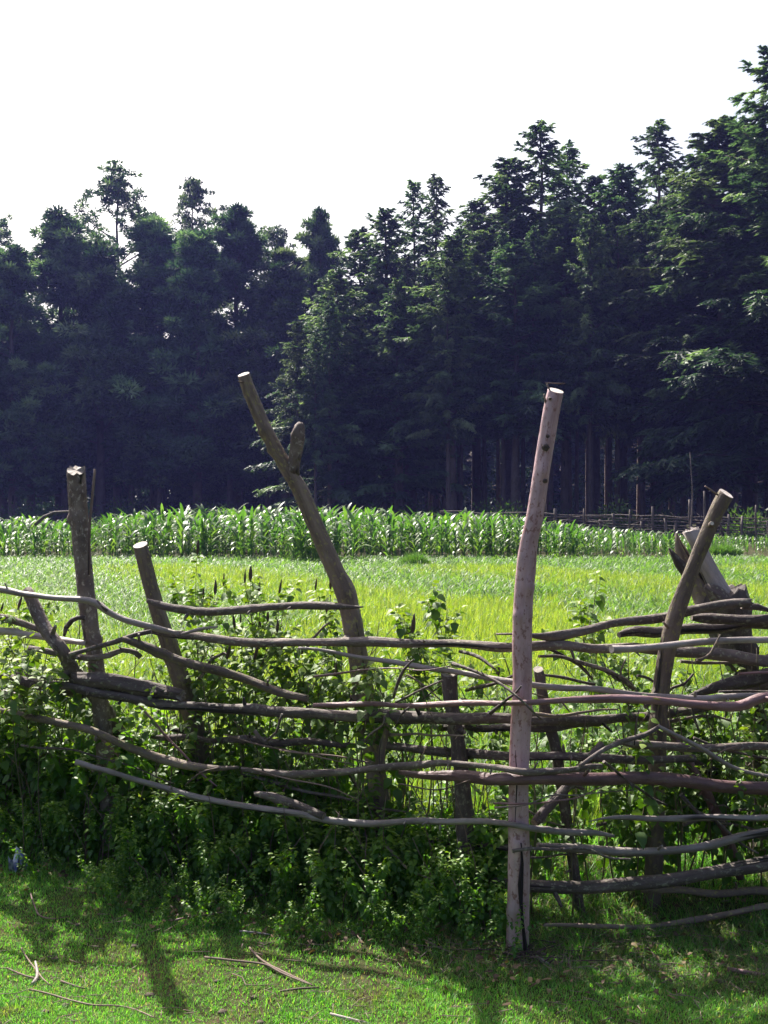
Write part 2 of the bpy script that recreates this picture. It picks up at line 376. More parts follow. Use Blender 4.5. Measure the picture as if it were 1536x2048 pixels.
fobj(tube('side_branch', [(*P(590, 955, 4.545), .022), (*P(589, 925, 4.53), .026), (*P(593, 900, 4.525), .027), (*P(597, 870, 4.52), .028), (*P(600, 850, 4.52), .019), (*P(601, 844, 4.52), .008)], M['post_grey'], seed=9, rough=.08, knots=2, ring=16))
fobj(tube('twig_stub', [(*P(486, 764, 4.52), .004), (*P(476, 763, 4.50), .002)], M['twig'], seed=3, rough=.1))
post([(898, 1338, 34), (899, 1360, 33), (902, 1400, 31), (914, 1470, 29), (922, 1540, 31), (928, 1620, 34), (934, 1750, 36)], 4.2, 4.2, 'grey_bark', label='short grey post between the forked post and the pink peeled one')
p5, q5 = post([(1113, 775, 35), (1105, 810, 37), (1098, 850, 38), (1085, 930, 39), (1070, 1030, 38), (1058, 1085, 38), (1053, 1130, 42), (1047, 1200, 43), (1044, 1290, 44), (1045, 1350, 44), (1042, 1440, 44), (1038, 1530, 45), (1037, 1620, 45), (1038, 1700, 46), (1037, 1800, 50), (1034, 1925, 52)], 3.86, 3.84, 'peeled', label='tall peeled pinkish post with pale sawn top and split foot', cap='cut_pale', knots=7, rough=.045)
for (a, b, wd) in (((1094, 768), (1101, 785), .003), ((1088, 788), (1092, 808), .003), ((1091, 766), (1130, 767), .0018)):
    fobj(tube('bark_splinter', [(*P(*a, 3.84), wd), (*P(*b, 3.85), wd * 1.3)], M['twig'], seed=5, rough=.2, ring=6))
for (kx, ky, rr) in ((1095, 872, .007), (1091, 895, .012), (1056, 1163, .010), (1043, 1305, .010), (1100, 797, .005), (1028, 1832, .008), (1090, 962, .009)):
    v = P(kx, ky, 3.86 - .034)
    fobj(tube('knot', [(v.x, v.y + .012, v.z, rr), (v.x, v.y - .001, v.z, rr), (v.x - .002, v.y - .006, v.z - .001, rr * .55)], M['dark'], seed=kx, rough=.2, ring=10, step=.003))
# the long crack in its foot: near-black tubes paint the shade inside
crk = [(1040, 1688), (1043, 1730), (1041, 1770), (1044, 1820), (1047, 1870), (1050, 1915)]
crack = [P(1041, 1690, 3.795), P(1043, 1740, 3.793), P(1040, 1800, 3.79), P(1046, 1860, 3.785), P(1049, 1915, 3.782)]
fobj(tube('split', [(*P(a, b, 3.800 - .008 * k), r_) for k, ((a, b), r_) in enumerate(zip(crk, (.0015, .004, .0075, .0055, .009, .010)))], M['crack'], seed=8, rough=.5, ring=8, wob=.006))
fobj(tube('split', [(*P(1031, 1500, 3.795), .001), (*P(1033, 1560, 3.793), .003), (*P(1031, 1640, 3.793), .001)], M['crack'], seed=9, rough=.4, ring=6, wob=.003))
post([(1456, 982, 29), (1443, 1005, 29), (1428, 1035, 28), (1402, 1095, 30), (1378, 1155, 31), (1358, 1210, 33), (1344, 1260, 34), (1333, 1310, 34), (1324, 1370, 34), (1318, 1430, 33), (1315, 1510, 35), (1312, 1600, 35), (1308, 1720, 36)], 4.34, 4.34, 'brown', label='bent brown post leaning right near the right end of the fence', cap='cut_pale', knots=7)
fobj(tube('twig_stub', [(*P(1436, 990, 4.32), .004), (*P(1410, 972, 4.30), .003)], M['twig'], seed=13, rough=.1))
fobj(tube('twig_stub', [(*P(1336, 1255, 4.30), .006), (*P(1326, 1244, 4.27), .004)], M['twig'], seed=14, rough=.1))
post([(1076, 1335, 20), (1083, 1380, 22), (1095, 1440, 22), (1112, 1500, 22), (1130, 1620, 22)], 4.15, 4.2, 'dark', label='thin dark stake right behind the pink post')
for (bx, ty, tilt, dd, mt) in ((1790, 1060, 14, 4.5, 'brown'), (2080, 960, -20, 4.6, 'post_grey'), (2420, 1100, 10, 4.8, 'grey_bark'), (-230, 1040, 16, 5.25, 'brown'), (-560, 1000, -18, 5.5, 'post_grey')):
    post([(bx - tilt, ty, 28), (bx - tilt * .6, ty + 200, 31), (bx + 4, ty + 420, 33), (bx, 1700, 35)], dd, dd, mt)
# braces and leaning logs belonging to the fence
rail([(51, 1183, 24), (72, 1222, 26), (98, 1265, 26), (124, 1302, 26), (146, 1342, 30), (170, 1366, 34), (200, 1404, 30), (232, 1452, 26), (262, 1492, 24)], t=[(40, .15), (130, -.1), (160, .5), (260, 1)], mat='post_grey', name='brace', label='short weathered log leaning across the left end', knots=4, rough=.07, ring=18)
rail([(150, 1358, 24), (175, 1360, 29), (215, 1363, 32), (265, 1371, 31), (310, 1379, 28), (355, 1390, 24)], t=.12, mat='dark', name='log', label='thick dark log stump lying along the left rail', off=-.04, rough=.14, jag=(.02, .03), ring=18)
# ---- rails
rail([(-190, 1150, 14), (-60, 1172, 13), (0, 1179, 13), (40, 1188, 12), (75, 1191, 12), (120, 1196, 12), (160, 1200, 13), (190, 1207, 14), (215, 1222, 12), (250, 1237, 11), (290, 1250, 12), (325, 1261, 12), (375, 1272, 8)], t=[(0, -.1), (170, 0), (300, .1), (375, .2)], mat='pale', label='thin pale bent branch at the top left')
rail([(362, 1268, 6), (400, 1260, 7), (436, 1255, 4)], t=-.05, mat='pale', name='twig_stub')
rail([(195, 1200, 3), (208, 1218, 5), (215, 1224, 6)], t=-.05, mat='dark', name='twig_stub')
rail([(292, 1256, 14), (340, 1266, 17), (420, 1277, 16), (500, 1284, 16), (560, 1286, 17), (640, 1283, 17), (715, 1284, 19), (800, 1285, 18), (880, 1287, 16), (1000, 1292, 18), (1100, 1292, 20), (1180, 1294, 19), (1240, 1297, 19), (1310, 1298, 20), (1380, 1303, 22), (1450, 1312, 24), (1560, 1322, 24), (1750, 1330, 22)], t=[(290, .2), (712, 0), (850, .3), (1040, 1), (1310, 1), (1536, .9)], mat='grey_bark', label='long dark upper rail crossing in front of the forked post', knots=8)
rail([(299, 1203, 10), (320, 1211, 17), (350, 1217, 18), (400, 1222, 17), (470, 1221, 16), (540, 1217, 15), (600, 1213, 15), (660, 1210, 15), (700, 1211, 10), (727, 1212, 3)], t=[(300, .05), (727, 0)], mat='grey_bark', label='split upper bar between the two leaning posts', rough=.14, jag=(.02, 0))
rail([(245, 1279, 12), (290, 1293, 18), (340, 1312, 18), (430, 1340, 18), (500, 1364, 17), (560, 1384, 16), (615, 1396, 14)], t=[(245, -.1), (345, -.05), (615, .3)], mat='brown', off=-.03, label='straight brown pole sloping down from the left post')
rail([(-180, 1255, 14), (0, 1262, 14), (50, 1270, 13), (90, 1274, 13), (130, 1281, 12), (172, 1288, 10)], t=.35, mat='pale')
rail([(140, 1308, 8), (175, 1299, 10), (210, 1291, 12), (240, 1282, 12), (265, 1272, 10), (300, 1262, 9)], t=-.15, mat='grey_bark')
rail([(-160, 1215, 16), (0, 1236, 17), (35, 1245, 15), (80, 1259, 12)], t=.4, mat='grey_bark')
rail([(60, 1296, 10), (110, 1307, 12), (150, 1312, 13), (185, 1315, 13), (220, 1309, 14), (245, 1300, 11), (270, 1306, 12), (280, 1316, 11)], t=.15, mat='grey_bark', off=-.05)
rail([(129, 1274, 5), (134, 1256, 11), (146, 1242, 10), (158, 1237, 9), (172, 1238, 8)], t=.3, mat='dark', name='hooked_branch', label='short dark hooked branch beside the leftmost tall post')
rail([(-150, 1330, 16), (0, 1350, 14), (60, 1365, 22), (130, 1378, 24), (170, 1388, 18)], t=.5, mat='dark')
rail([(-150, 1365, 9), (0, 1384, 9), (40, 1394, 8)], t=.2, mat='pale')
rail([(71, 1361, 9), (100, 1368, 13), (135, 1374, 14), (200, 1389, 17), (280, 1401, 19), (350, 1409, 18), (420, 1414, 19), (480, 1419, 20), (560, 1424, 21), (650, 1428, 22), (740, 1432, 24), (820, 1436, 24), (900, 1437, 24), (980, 1433, 22), (1080, 1440, 22), (1180, 1442, 20), (1260, 1434, 18), (1330, 1428, 18), (1400, 1418, 14), (1450, 1405, 8)], t=[(70, -.1), (700, -.05), (900, 0), (1040, 1), (1310, 1.05)], mat='grey_bark', label='long thick middle rail starting pale at the left', knots=9)
rail([(880, 1455, 12), (940, 1456, 15), (1010, 1455, 16), (1080, 1455, 18), (1140, 1452, 12), (1200, 1450, 6)], t=1.2, mat='dark')
rail([(-200, 1385, 12), (0, 1421, 12), (60, 1434, 13), (120, 1447, 14), (180, 1461, 15), (230, 1480, 15), (270, 1497, 16), (330, 1520, 17), (380, 1533, 16), (430, 1537, 12), (478, 1533, 6)], t=-.25, mat='brown', label='sloping brown rail rising to the left edge below the middle')
rail([(485, 1536, 8), (520, 1541, 13), (580, 1547, 15), (640, 1547, 14), (700, 1543, 14), (770, 1537, 14), (840, 1530, 13), (900, 1526, 13), (955, 1528, 13), (1000, 1533, 13), (1040, 1541, 14), (1090, 1541, 13), (1140, 1540, 12), (1180, 1534, 12), (1201, 1534, 11)], t=[(480, -.3), (900, -.3), (1040, -.05), (1200, -.3)], mat='grey_bark', off=-.01, label='wavy rail ending in a pale broken tip right of the pink post', cap='cut_pale')
rail([(152, 1525, 12), (190, 1538, 12), (225, 1544, 11), (280, 1560, 11), (330, 1576, 12), (380, 1590, 13), (450, 1606, 12), (520, 1618, 13), (600, 1627, 14), (660, 1641, 14), (720, 1645, 14), (780, 1645, 13), (850, 1643, 13), (950, 1644, 12), (1020, 1646, 12), (1070, 1655, 13), (1130, 1664, 13), (1190, 1666, 11), (1228, 1674, 7)], t=[(150, -.5), (600, -.45), (1040, 0), (1200, -.2)], mat='pale', label='long thin pale lower rail poking out of the leaves', knots=9)
rail([(510, 1588, 10), (540, 1594, 16), (590, 1609, 16), (650, 1630, 14)], t=-.5, mat='grey_bark', off=.03)
rail([(628, 1411, 8), (700, 1411, 11), (760, 1410, 11), (800, 1412, 11), (880, 1409, 12), (950, 1406, 11), (1000, 1405, 10), (1060, 1402, 12), (1130, 1399, 13), (1180, 1400, 15), (1260, 1401, 16), (1350, 1405, 17), (1430, 1413, 18), (1480, 1412, 18), (1520, 1397, 18), (1560, 1388, 18), (1700, 1350, 18)], t=[(630, -.25), (1040, -.05), (1310, -.3)], mat='red', off=-.015, label='knobbly reddish purple rail crossing in front of the pink post', knots=12)
rail([(598, 1297, 6), (690, 1309, 8), (760, 1319, 9), (830, 1331, 10), (880, 1340, 10), (920, 1347, 12), (1000, 1360, 12), (1070, 1369, 13), (1150, 1376, 13), (1230, 1386, 13), (1300, 1393, 14), (1400, 1396, 15), (1500, 1394, 14), (1700, 1390, 14)], t=[(600, -.1), (714, -.12), (900, .35), (1040, 1), (1310, -.05), (1536, 0)], mat='pale', label='slender pale grey rail sloping down to the right')
rail([(768, 1492, 16), (850, 1499, 19), (930, 1507, 19), (1000, 1511, 19), (1100, 1511, 18), (1200, 1516, 17), (1300, 1520, 17), (1388, 1518, 15)], t=[(770, .6), (1040, 1), (1200, .2), (1310, -.15)], mat='dark', label='dark rail behind the pink post with a splintered right end', rough=.13)
rail([(800, 1543, 10), (850, 1550, 16), (910, 1554, 22), (960, 1554, 25), (1020, 1556, 26), (1100, 1560, 26), (1200, 1556, 26), (1280, 1556, 25), (1360, 1562, 26), (1430, 1570, 26), (1500, 1575, 27), (1580, 1582, 27), (1750, 1595, 26)], t=[(800, -.05), (1040, -.1), (1310, -.15)], off=.0, mat='red', label='thick smooth rail across the lower middle at the right', knots=8, rough=.06)
rail([(1236, 1484, 8), (1270, 1489, 16), (1320, 1492, 17), (1400, 1493, 17), (1470, 1493, 17), (1560, 1494, 17), (1720, 1494, 17)], t=-.08, mat='grey_bark', off=.0)
rail([(1178, 1644, 2), (1215, 1639, 6), (1250, 1636, 10), (1300, 1635, 12), (1380, 1635, 13), (1460, 1635, 12), (1560, 1637, 12), (1720, 1640, 12)], t=-.15, mat='pale', label='split pale rail tapering to a point at its left end', rough=.12)
rail([(1078, 1693, 15), (1150, 1697, 16), (1230, 1703, 17), (1300, 1703, 17), (1380, 1695, 16), (1430, 1686, 18), (1480, 1674, 18), (1536, 1663, 17), (1700, 1630, 17)], t=[(1078, .9), (1310, -.15)], mat='pale', label='curved rail with sunlit upper edge low at the right')
rail([(848, 1678, 10), (920, 1688, 13), (1000, 1692, 14), (1060, 1695, 12)], t=1, mat='dark')
rail([(870, 1742, 16), (960, 1757, 19), (1020, 1767, 21), (1080, 1775, 25), (1160, 1776, 27), (1230, 1771, 27), (1300, 1763, 26), (1380, 1751, 26), (1460, 1739, 28), (1560, 1725, 30), (1720, 1700, 30)], t=[(870, .8), (1040, 1), (1310, -.1)], mat='grey_bark', label='thickest lowest rail curving up to the right', knots=4, rough=.06)
rail([(1250, 1777, 10), (1380, 1783, 14), (1560, 1784, 16), (1720, 1784, 16)], t=.4, mat='brown')
rail([(1090, 1851, 6), (1180, 1853, 8), (1250, 1855, 10), (1320, 1849, 12), (1400, 1838, 13), (1470, 1825, 12), (1560, 1810, 12), (1700, 1790, 12)], t=-.1, mat='brown', label='thin branch lying just above the grass at the lower right')
rail([(1224, 1300, 15), (1280, 1296, 15), (1340, 1291, 14), (1400, 1285, 14), (1460, 1281, 13), (1536, 1278, 13), (1700, 1272, 13)], t=-.05, mat='pale', label='pale smooth cane across the bent brown post', cap='cut_pale', rough=.04)
rail([(994, 1269, 4), (1040, 1270, 6), (1075, 1273, 12), (1110, 1271, 20), (1160, 1262, 17), (1220, 1250, 17), (1300, 1237, 17), (1360, 1226, 17), (1420, 1214, 18), (1470, 1208, 18), (1496, 1207, 16)], t=[(1000, 1), (1310, .9), (1400, .6)], mat='grey_bark', label='upper rail rising to the right with a thin left tip', knots=5, jag=(0, .03))
rail([(1239, 1270, 10), (1270, 1265, 20), (1330, 1262, 22), (1400, 1259, 23), (1470, 1250, 24), (1560, 1247, 24), (1700, 1240, 24)], t=1.15, mat='dark', off=.02, label='thick dark log behind the bent brown post', rough=.12)
rail([(1385, 1236, 12), (1420, 1238, 20), (1480, 1238, 18), (1560, 1240, 20), (1700, 1246, 18)], t=.8, mat='dark', rough=.12)
rail([(1480, 1212, 10), (1510, 1215, 12), (1540, 1224, 7)], t=.8, mat='dark')
rail([(1375, 1392, 5), (1410, 1382, 18), (1450, 1370, 24), (1500, 1358, 28), (1570, 1345, 28), (1700, 1320, 26)], t=.75, mat='dark', rough=.12)
rail([(1440, 1378, 12), (1500, 1378, 18), (1600, 1366, 18)], t=1.1, mat='grey_bark')
rail([(1075, 1311, 6), (1120, 1315, 7), (1180, 1330, 8), (1230, 1350, 8), (1268, 1380, 7)], t=1.2, mat='grey_bark', name='branch')
rail([(1070, 1292, 5), (1120, 1308, 6), (1160, 1330, 6), (1182, 1360, 4)], t=1.35, mat='dark', name='branch')
rail([(1075, 1347, 5), (1130, 1357, 6), (1190, 1368, 5)], t=1.5, mat='dark', name='branch')
rail([(918, 1305, 6), (960, 1315, 7), (992, 1342, 4)], t=1.2, mat='dark', name='branch')
rail([(930, 1382, 6), (975, 1370, 8), (1025, 1352, 5)], t=1.1, mat='dark', name='branch')
rail([(1158, 1532, 8), (1195, 1506, 9), (1240, 1485, 9), (1290, 1468, 9), (1322, 1453, 7)], t=-.5, mat='grey_bark', name='branch', label='thin branch bent like a roof, left half, over the lower rails')
rail([(1318, 1452, 8), (1360, 1475, 8), (1410, 1502, 8), (1460, 1528, 8), (1510, 1545, 8), (1600, 1556, 7)], t=-.5, mat='pale', name='branch', label='thin branch bent like a roof, right half, over the lower rails')
rail([(1070, 1648, 18), (1100, 1612, 22), (1140, 1566, 22), (1170, 1525, 20), (1202, 1488, 14)], t=.5, mat='dark', name='brace', label='dark pole leaning right beside the pink post')
rail([(1328, 1440, 14), (1360, 1492, 15), (1392, 1552, 16), (1425, 1605, 17), (1452, 1665, 17), (1480, 1760, 17)], t=.9, mat='red', name='brace', label='reddish pole leaning left behind the rails at the right')
rail([(1370, 1505, 14), (1400, 1535, 20), (1440, 1548, 18)], t=1.2, mat='dark', name='branch')
rail([(770, 1425, 12), (772, 1460, 13), (764, 1500, 15), (765, 1545, 13)], t=.15, mat='brown', name='branch', off=-.1)
rail([(1385, 1410, 3), (1390, 1440, 5), (1398, 1462, 3)], t=-.3, mat='dark', name='twig_stub')
rail([(300, 1472, 6), (340, 1478, 16), (380, 1474, 12), (430, 1480, 10), (500, 1478, 14), (560, 1484, 14), (640, 1486, 12), (720, 1490, 10)], t=.3, mat='dark')
rs = random.Random(77)
for k in range(46):      # thin sticks woven through the rails
    x0 = rs.uniform(540, 1480) if k < 34 else rs.uniform(-20, 560); L = rs.uniform(90, 330); y0 = rs.uniform(1310, 1720) if x0 > 700 else rs.uniform(1290, 1560); sl = rs.gauss(0, .16) if rs.random() < .65 else rs.choice([-1, 1]) * rs.uniform(.4, 1.1)
    if abs(sl) > .35: L *= .55
    w0 = rs.uniform(4, 9); t0 = rs.choice([-.25, -.1, .45, .6, 1.1, 1.2]); n_ = 5; bend = rs.gauss(0, 14)
    rail([(x0 + L * j / n_, y0 + sl * L * j / n_ + bend * math.sin(math.pi * j / n_) + rs.gauss(0, 2.5), w0 * (1 - .55 * j / n_)) for j in range(n_ + 1)], t=t0, mat=rs.choice(['grey_bark', 'dark', 'dark', 'brown', 'grey_bark', 'red']), name='stick', knots=2, ring=8, off=rs.uniform(-.02, .02))
for k, pp in enumerate([[(785, 1395, 6), (798, 1360, 7), (812, 1336, 6), (830, 1318, 3)], [(790, 1405, 4), (840, 1380, 6), (885, 1362, 4)], [(735, 1478, 4), (752, 1462, 5), (770, 1447, 5), (772, 1430, 4)],
        [(788, 1455, 3), (800, 1430, 4), (818, 1415, 3)], [(845, 1400, 3), (870, 1378, 4), (886, 1366, 3)], [(1240, 1360, 4), (1215, 1345, 4), (1190, 1330, 3)], [(1255, 1380, 3), (1240, 1350, 4), (1250, 1320, 3)],
        [(1280, 1420, 3), (1272, 1450, 4), (1268, 1490, 3)], [(1420, 1520, 3), (1450, 1500, 3), (1480, 1490, 3)], [(370, 1570, 2), (400, 1545, 4), (440, 1536, 4)], [(490, 1538, 3), (640, 1570, 3), (720, 1600, 2)],
        [(450, 1470, 3), (540, 1492, 4), (620, 1512, 3), (700, 1525, 2)], [(560, 1500, 3), (640, 1510, 4), (740, 1526, 3)], [(800, 1570, 3), (880, 1580, 3), (940, 1560, 2)]]):
    rail(pp, t=[-.3, -.2, -.4, -.3, .5, 1.2, 1.3, -.5, -.5, -.4, -.5, .2, -.2, -.4][k], mat='twig' if k > 6 else 'grey_bark', name='twig', knots=1, ring=7, wob=.006)

# broken split trunk standing behind the right end
st = empty('broken_trunk', P(1500, 1740, 4.95)); st.location.z = 0
tag(st, 'dead split tree trunk leaning left with jagged top, behind the right end of the fence', 'tree trunk')
def sub(o, par):
    o.parent = par; o.matrix_parent_inverse = Matrix.Translation(-Vector(par.location)); return o
def pix_tube(name, pts, d, mat, **kw):
    return tube(name, [(*P(x, y, d), wd * .5 * d / F) for x, y, wd in pts], M[mat], **kw)
sub(pix_tube('trunk', [(1442, 1195, 92), (1452, 1230, 84), (1468, 1290, 72), (1490, 1370, 54), (1508, 1450, 46), (1520, 1540, 50), (1530, 1760, 56), (1534, 1850, 60)], 4.95, 'dark', seed=31, rough=.14, knots=6, ring=22, cap=M['dark'], jag=(.05, 0)), st)
sub(pix_tube('splinter', [(1386, 1068, 34), (1394, 1085, 30), (1410, 1125, 34), (1432, 1170, 40), (1452, 1210, 50), (1465, 1250, 46)], 4.93, 'pale', seed=32, rough=.1, ring=18, jag=(.03, 0)), st)
sub(pix_tube('splinter', [(1352, 1066, 5), (1356, 1085, 14), (1364, 1110, 26), (1382, 1150, 30), (1408, 1190, 44), (1430, 1235, 50)], 4.97, 'brown', seed=33, rough=.2, knots=8, ring=18), st)
sub(pix_tube('splinter', [(1338, 1096, 4), (1346, 1108, 10), (1360, 1128, 20), (1375, 1150, 22)], 4.9, 'dark', seed=35, rough=.2, ring=12), st)
sub(pix_tube('knob', [(1410, 1172, 12), (1425, 1182, 28), (1442, 1200, 34), (1456, 1222, 36)], 4.86, 'dark', seed=34, rough=.16, ring=16), st)
sub(pix_tube('splinter', [(1480, 1330, 8), (1488, 1370, 18), (1492, 1440, 14), (1506, 1520, 10)], 4.90, 'brown', seed=36, rough=.2, ring=12), st)

# ---------------------------------------------------------------- leaves, plants
def leaf_shape(L, W, fold=.25, curl=.25):
    """ovate leaf: base at origin, along +x, z up"""
    xs = np.array([0, .18, .45, .75, 1.0]); ws = np.array([.0, .85, 1.0, .6, 0.0])
    V = []
    for x, wv in zip(xs, ws):
        z = -curl * L * x * x
        V.append((x * L, 0, z))
        if wv: V += [(x * L, wv * W / 2, z + fold * W / 2 * wv), (x * L, -wv * W / 2, z + fold * W / 2 * wv)]
    # indices: 0 base,1 c,2 l,3 r,4 c,5 l,6 r,7 c,8 l,9 r,10 tip
    Tq = [(0, 1, 2), (0, 3, 1), (7, 10, 8), (7, 9, 10)]
    Qd = [(1, 4, 5, 2), (1, 3, 6, 4), (4, 7, 8, 5), (4, 6, 9, 7)]
    tr = list(Tq)
    for a, b, c, d in Qd: tr += [(a, b, c), (a, c, d)]
    return np.array(V), np.array(tr)

def orient(V, dirv, up=(0, 0, 1), roll=0.0):
    x = np.array(dirv, float); x /= np.linalg.norm(x) + 1e-9
    u = np.array(up, float); y = np.cross(u, x); nn = np.linalg.norm(y)
    y = y / nn if nn > 1e-3 else np.array([0, 1., 0]); z = np.cross(x, y)
    if roll: y, z = y * math.cos(roll) + z * math.sin(roll), -y * math.sin(roll) + z * math.cos(roll)
    return V @ np.stack([x, y, z])

def merge(parts):
    Vs, Fs = [], []; o = 0
    for V, Fc in parts: Vs.append(V); Fs.append(Fc + o); o += len(V)
    return np.vstack(Vs), np.vstack(Fs)

def plant_arrays(seed, h=.8, leaf=.045, spike=True, branches=2, bare=.0, high=False, tight=1.0):
    """nettle-like herb with opposite leaves; returns leaves (V,T), stem tubes, spike tubes"""
    rg = np.random.default_rng(seed); rp = random.Random(seed)
    leaves, stems, spikes = [], [], []
    def axis(base, dirv, length, sz, depthlvl):
        n = 7; pts = []; p = np.array(base, float); d = np.array(dirv, float)
        for k in range(n):
            pts.append(p.copy()); d = d + rg.normal(0, .07, 3); d[2] += .10 * (1 - d[2]); d /= np.linalg.norm(d); p = p + d * length / (n - 1)
        pts = np.array(pts); rad = np.linspace(.0032, .0012, n) * (1 if depthlvl == 0 else .7)
        stems.append(tube_arrays([(*q, r_) for q, r_ in zip(pts, rad)], step=.06, ring=5, rough=.05, seed=seed))
        s = max(bare * length, .03); az = rg.uniform(0, 6.28)
        while s < length * .99:
            t = s / length; q = np.array([np.interp(t, np.linspace(0, 1, n), pts[:, j]) for j in range(3)])
            f = sz * (1.0 - .40 * t ** 2.2) * rg.uniform(.75, 1.25)
            for side in (0, math.pi):
                if rg.random() < .12 + .25 * (1 - t): continue
                a = az + side + rg.normal(0, .3); el = -.55 + 1.0 * t ** 3 + rg.normal(0, .3)
                dv = np.array([math.cos(a) * math.cos(el), math.sin(a) * math.cos(el), math.sin(el)])
                V, T = leaf_shape(f, f * rg.uniform(.72, .95), fold=rg.uniform(-.2, .6), curl=rg.uniform(.25, .8))
                V = orient(V, dv, roll=rg.normal(0, .35)) + q + dv * f * .35
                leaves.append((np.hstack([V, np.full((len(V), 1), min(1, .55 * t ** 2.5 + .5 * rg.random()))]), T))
            az += math.pi / 2 + rg.normal(0, .2); s += sz * tight * rg.uniform(.6, .95) * (1.0 - .6 * t)
        return pts
    pts = axis((0, 0, 0), (rg.normal(0, .12), rg.normal(0, .12), 1), h, leaf, 0)
    if spike:
        tip = pts[-1]; L = rg.uniform(.05, .085)
        spikes.append(tube_arrays([(*(tip + (0, 0, -.005)), .003), (*(tip + (0, 0, L * .2)), .0075), (*(tip + (0, 0, L * .6)), .0065), (*(tip + (0, 0, L)), .002)], step=.006, ring=8, rough=.3, seed=seed))
    for b in range(branches):
        k = rg.integers(4, 6) if high else rg.integers(2, 5); a = rg.uniform(0, 6.28); e = rg.uniform(.5, 1.0) + (.2 if high else 0)
        bp = axis(pts[k], (math.cos(a) * math.cos(e), math.sin(a) * math.cos(e), math.sin(e)), h * (rg.uniform(.14, .28) if high else rg.uniform(.3, .5)), leaf * .85, 1)
        if spike and rg.random() < .35:
            tip = bp[-1]; L = rg.uniform(.035, .06)
            spikes.append(tube_arrays([(*(tip + (0, 0, -.005)), .0025), (*(tip + (0, 0, L * .3)), .006), (*(tip + (0, 0, L)), .0018)], step=.006, ring=7, rough=.3, seed=seed + b))
    return merge(leaves), stems, spikes

# front edge of the undergrowth and fence line in plan
def lin(x, a): return float(np.interp(x, [p[0] for p in a], [p[1] for p in a]))
FRONT = [(-5, 5.9), (-2.6, 5.25), (-1.78, 4.98), (-.96, 4.43), (-.33, 4.19), (.24, 3.88), (.45, 3.9)]
LINE = [(-5, 6.2), (-2.6, 5.5), (-1.8, 5.0), (-1.1, 4.85), (-.1, 4.53), (.3, 4.2), (.47, 3.95), (.9, 4.2), (1.6, 4.4), (4, 5.2)]
protos = [plant_arrays(500 + k, h=1.0, leaf=(.098 if k % 2 else .08), spike=False, branches=2, tight=.7) for k in range(6)]
protos2 = [plant_arrays(540 + k, h=1.0, leaf=.056, spike=False, branches=4, bare=.2) for k in range(6)]
def instance_merge(items):
    """items: (V,T,scale,rot,pos,lean)"""
    Vs, Ts = [], []; o = 0
    for V, T, s, a, p, ln in items:
        c, q = math.cos(a), math.sin(a); Rm = np.array([[c, q, 0], [-q, c, 0], [0, 0, 1]])
        W = (V[:, :3] * s) @ Rm; W[:, 0] += ln[0] * W[:, 2]; W[:, 1] += ln[1] * W[:, 2]; W = W + p
        Vs.append(np.hstack([W, V[:, 3:]]) if V.shape[1] == 4 else W); Ts.append(T + o); o += len(V)
    return np.vstack(Vs), np.vstack(Ts)
rr = random.Random(11)
items, stem_t = [], []
for k in range(720):
    x = rr.uniform(-4.4, .44)
    if vnoise(x, k * .37, 2.5, 9, 2) < .36: continue
    f, l = lin(x, FRONT), lin(x, LINE)
    u = rr.random(); y = f + (l + .35 - f) * u
    hh = (.16 + .50 * min(1, u * 1.6)) * rr.uniform(.65, 1.2)
    if u > .55: hh *= 1.12
    hh = min(hh, (.34 + .12 * rr.random()) if y < l - .03 else ((.55 + .14 * rr.random()) if x < -.95 or rr.random() < .12 else (.40 + .14 * rr.random())))
    if x > -.1: hh *= .82
    pr = protos[rr.randrange(6)]; s = max(.3, hh)
    (V, T), sts, _ = pr
    # keep leaf size about constant while the plant height changes
    Vv = V.copy()
    items.append((Vv, T, s, rr.uniform(0, 6.28), np.array([x, y, float(gz(x, y)) - .02]), (rr.gauss(0, .12), rr.gauss(-.10, .12))))
    if k % 2 == 0:
        for sx in sts[:1]: stem_t.append((sx[0], np.vstack([np.hstack([sx[1][:, :3]]), sx[1][:, [0, 2, 3]]]), s, items[-1][3], items[-1][4], items[-1][5]))
for k in range(75):
    x = rr.uniform(-1.6, .44); y = lin(x, FRONT) - rr.uniform(-.05, .22); pr = protos2[rr.randrange(6)]
    items.append((pr[0][0], pr[0][1], rr.uniform(.16, .34) * 1.0, rr.uniform(0, 6.28), np.array([x, y, float(gz(x, y)) - .02 - .08]), (rr.gauss(0, .15), rr.gauss(-.05, .15))))
V, T = instance_merge(items)
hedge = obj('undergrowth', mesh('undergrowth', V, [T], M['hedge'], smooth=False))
tag(hedge, 'dense dark green leafy undergrowth growing through the left and middle of the fence', 'undergrowth', kind='stuff')
# sparse low weeds behind the right half of the fence
items = []
for k in range(85):
    x = rr.uniform(.45, 3.2); y = lin(x, LINE) + rr.uniform(.2, 1.2)
    hh = rr.uniform(.2, .55); pr = protos[rr.randrange(6)]
    items.append((pr[0][0], pr[0][1], hh, rr.uniform(0, 6.28), np.array([x, y, -.02]), (rr.gauss(0, .12), rr.gauss(0, .12))))
for k in range(22):
    x = rr.uniform(-3.5, .5); y = lin(x, LINE) + rr.uniform(.3, 1.1)
    hh = rr.uniform(.35, .75); pr = protos[rr.randrange(6)]
    items.append((pr[0][0], pr[0][1], hh, rr.uniform(0, 6.28), np.array([x, y, -.02]), (rr.gauss(0, .12), rr.gauss(0, .12))))
V, T = instance_merge(items)
tag(obj('weeds', mesh('weeds', V, [T], M['hedge'])), 'low leafy weeds growing behind the rails of the fence', 'weeds', kind='stuff')
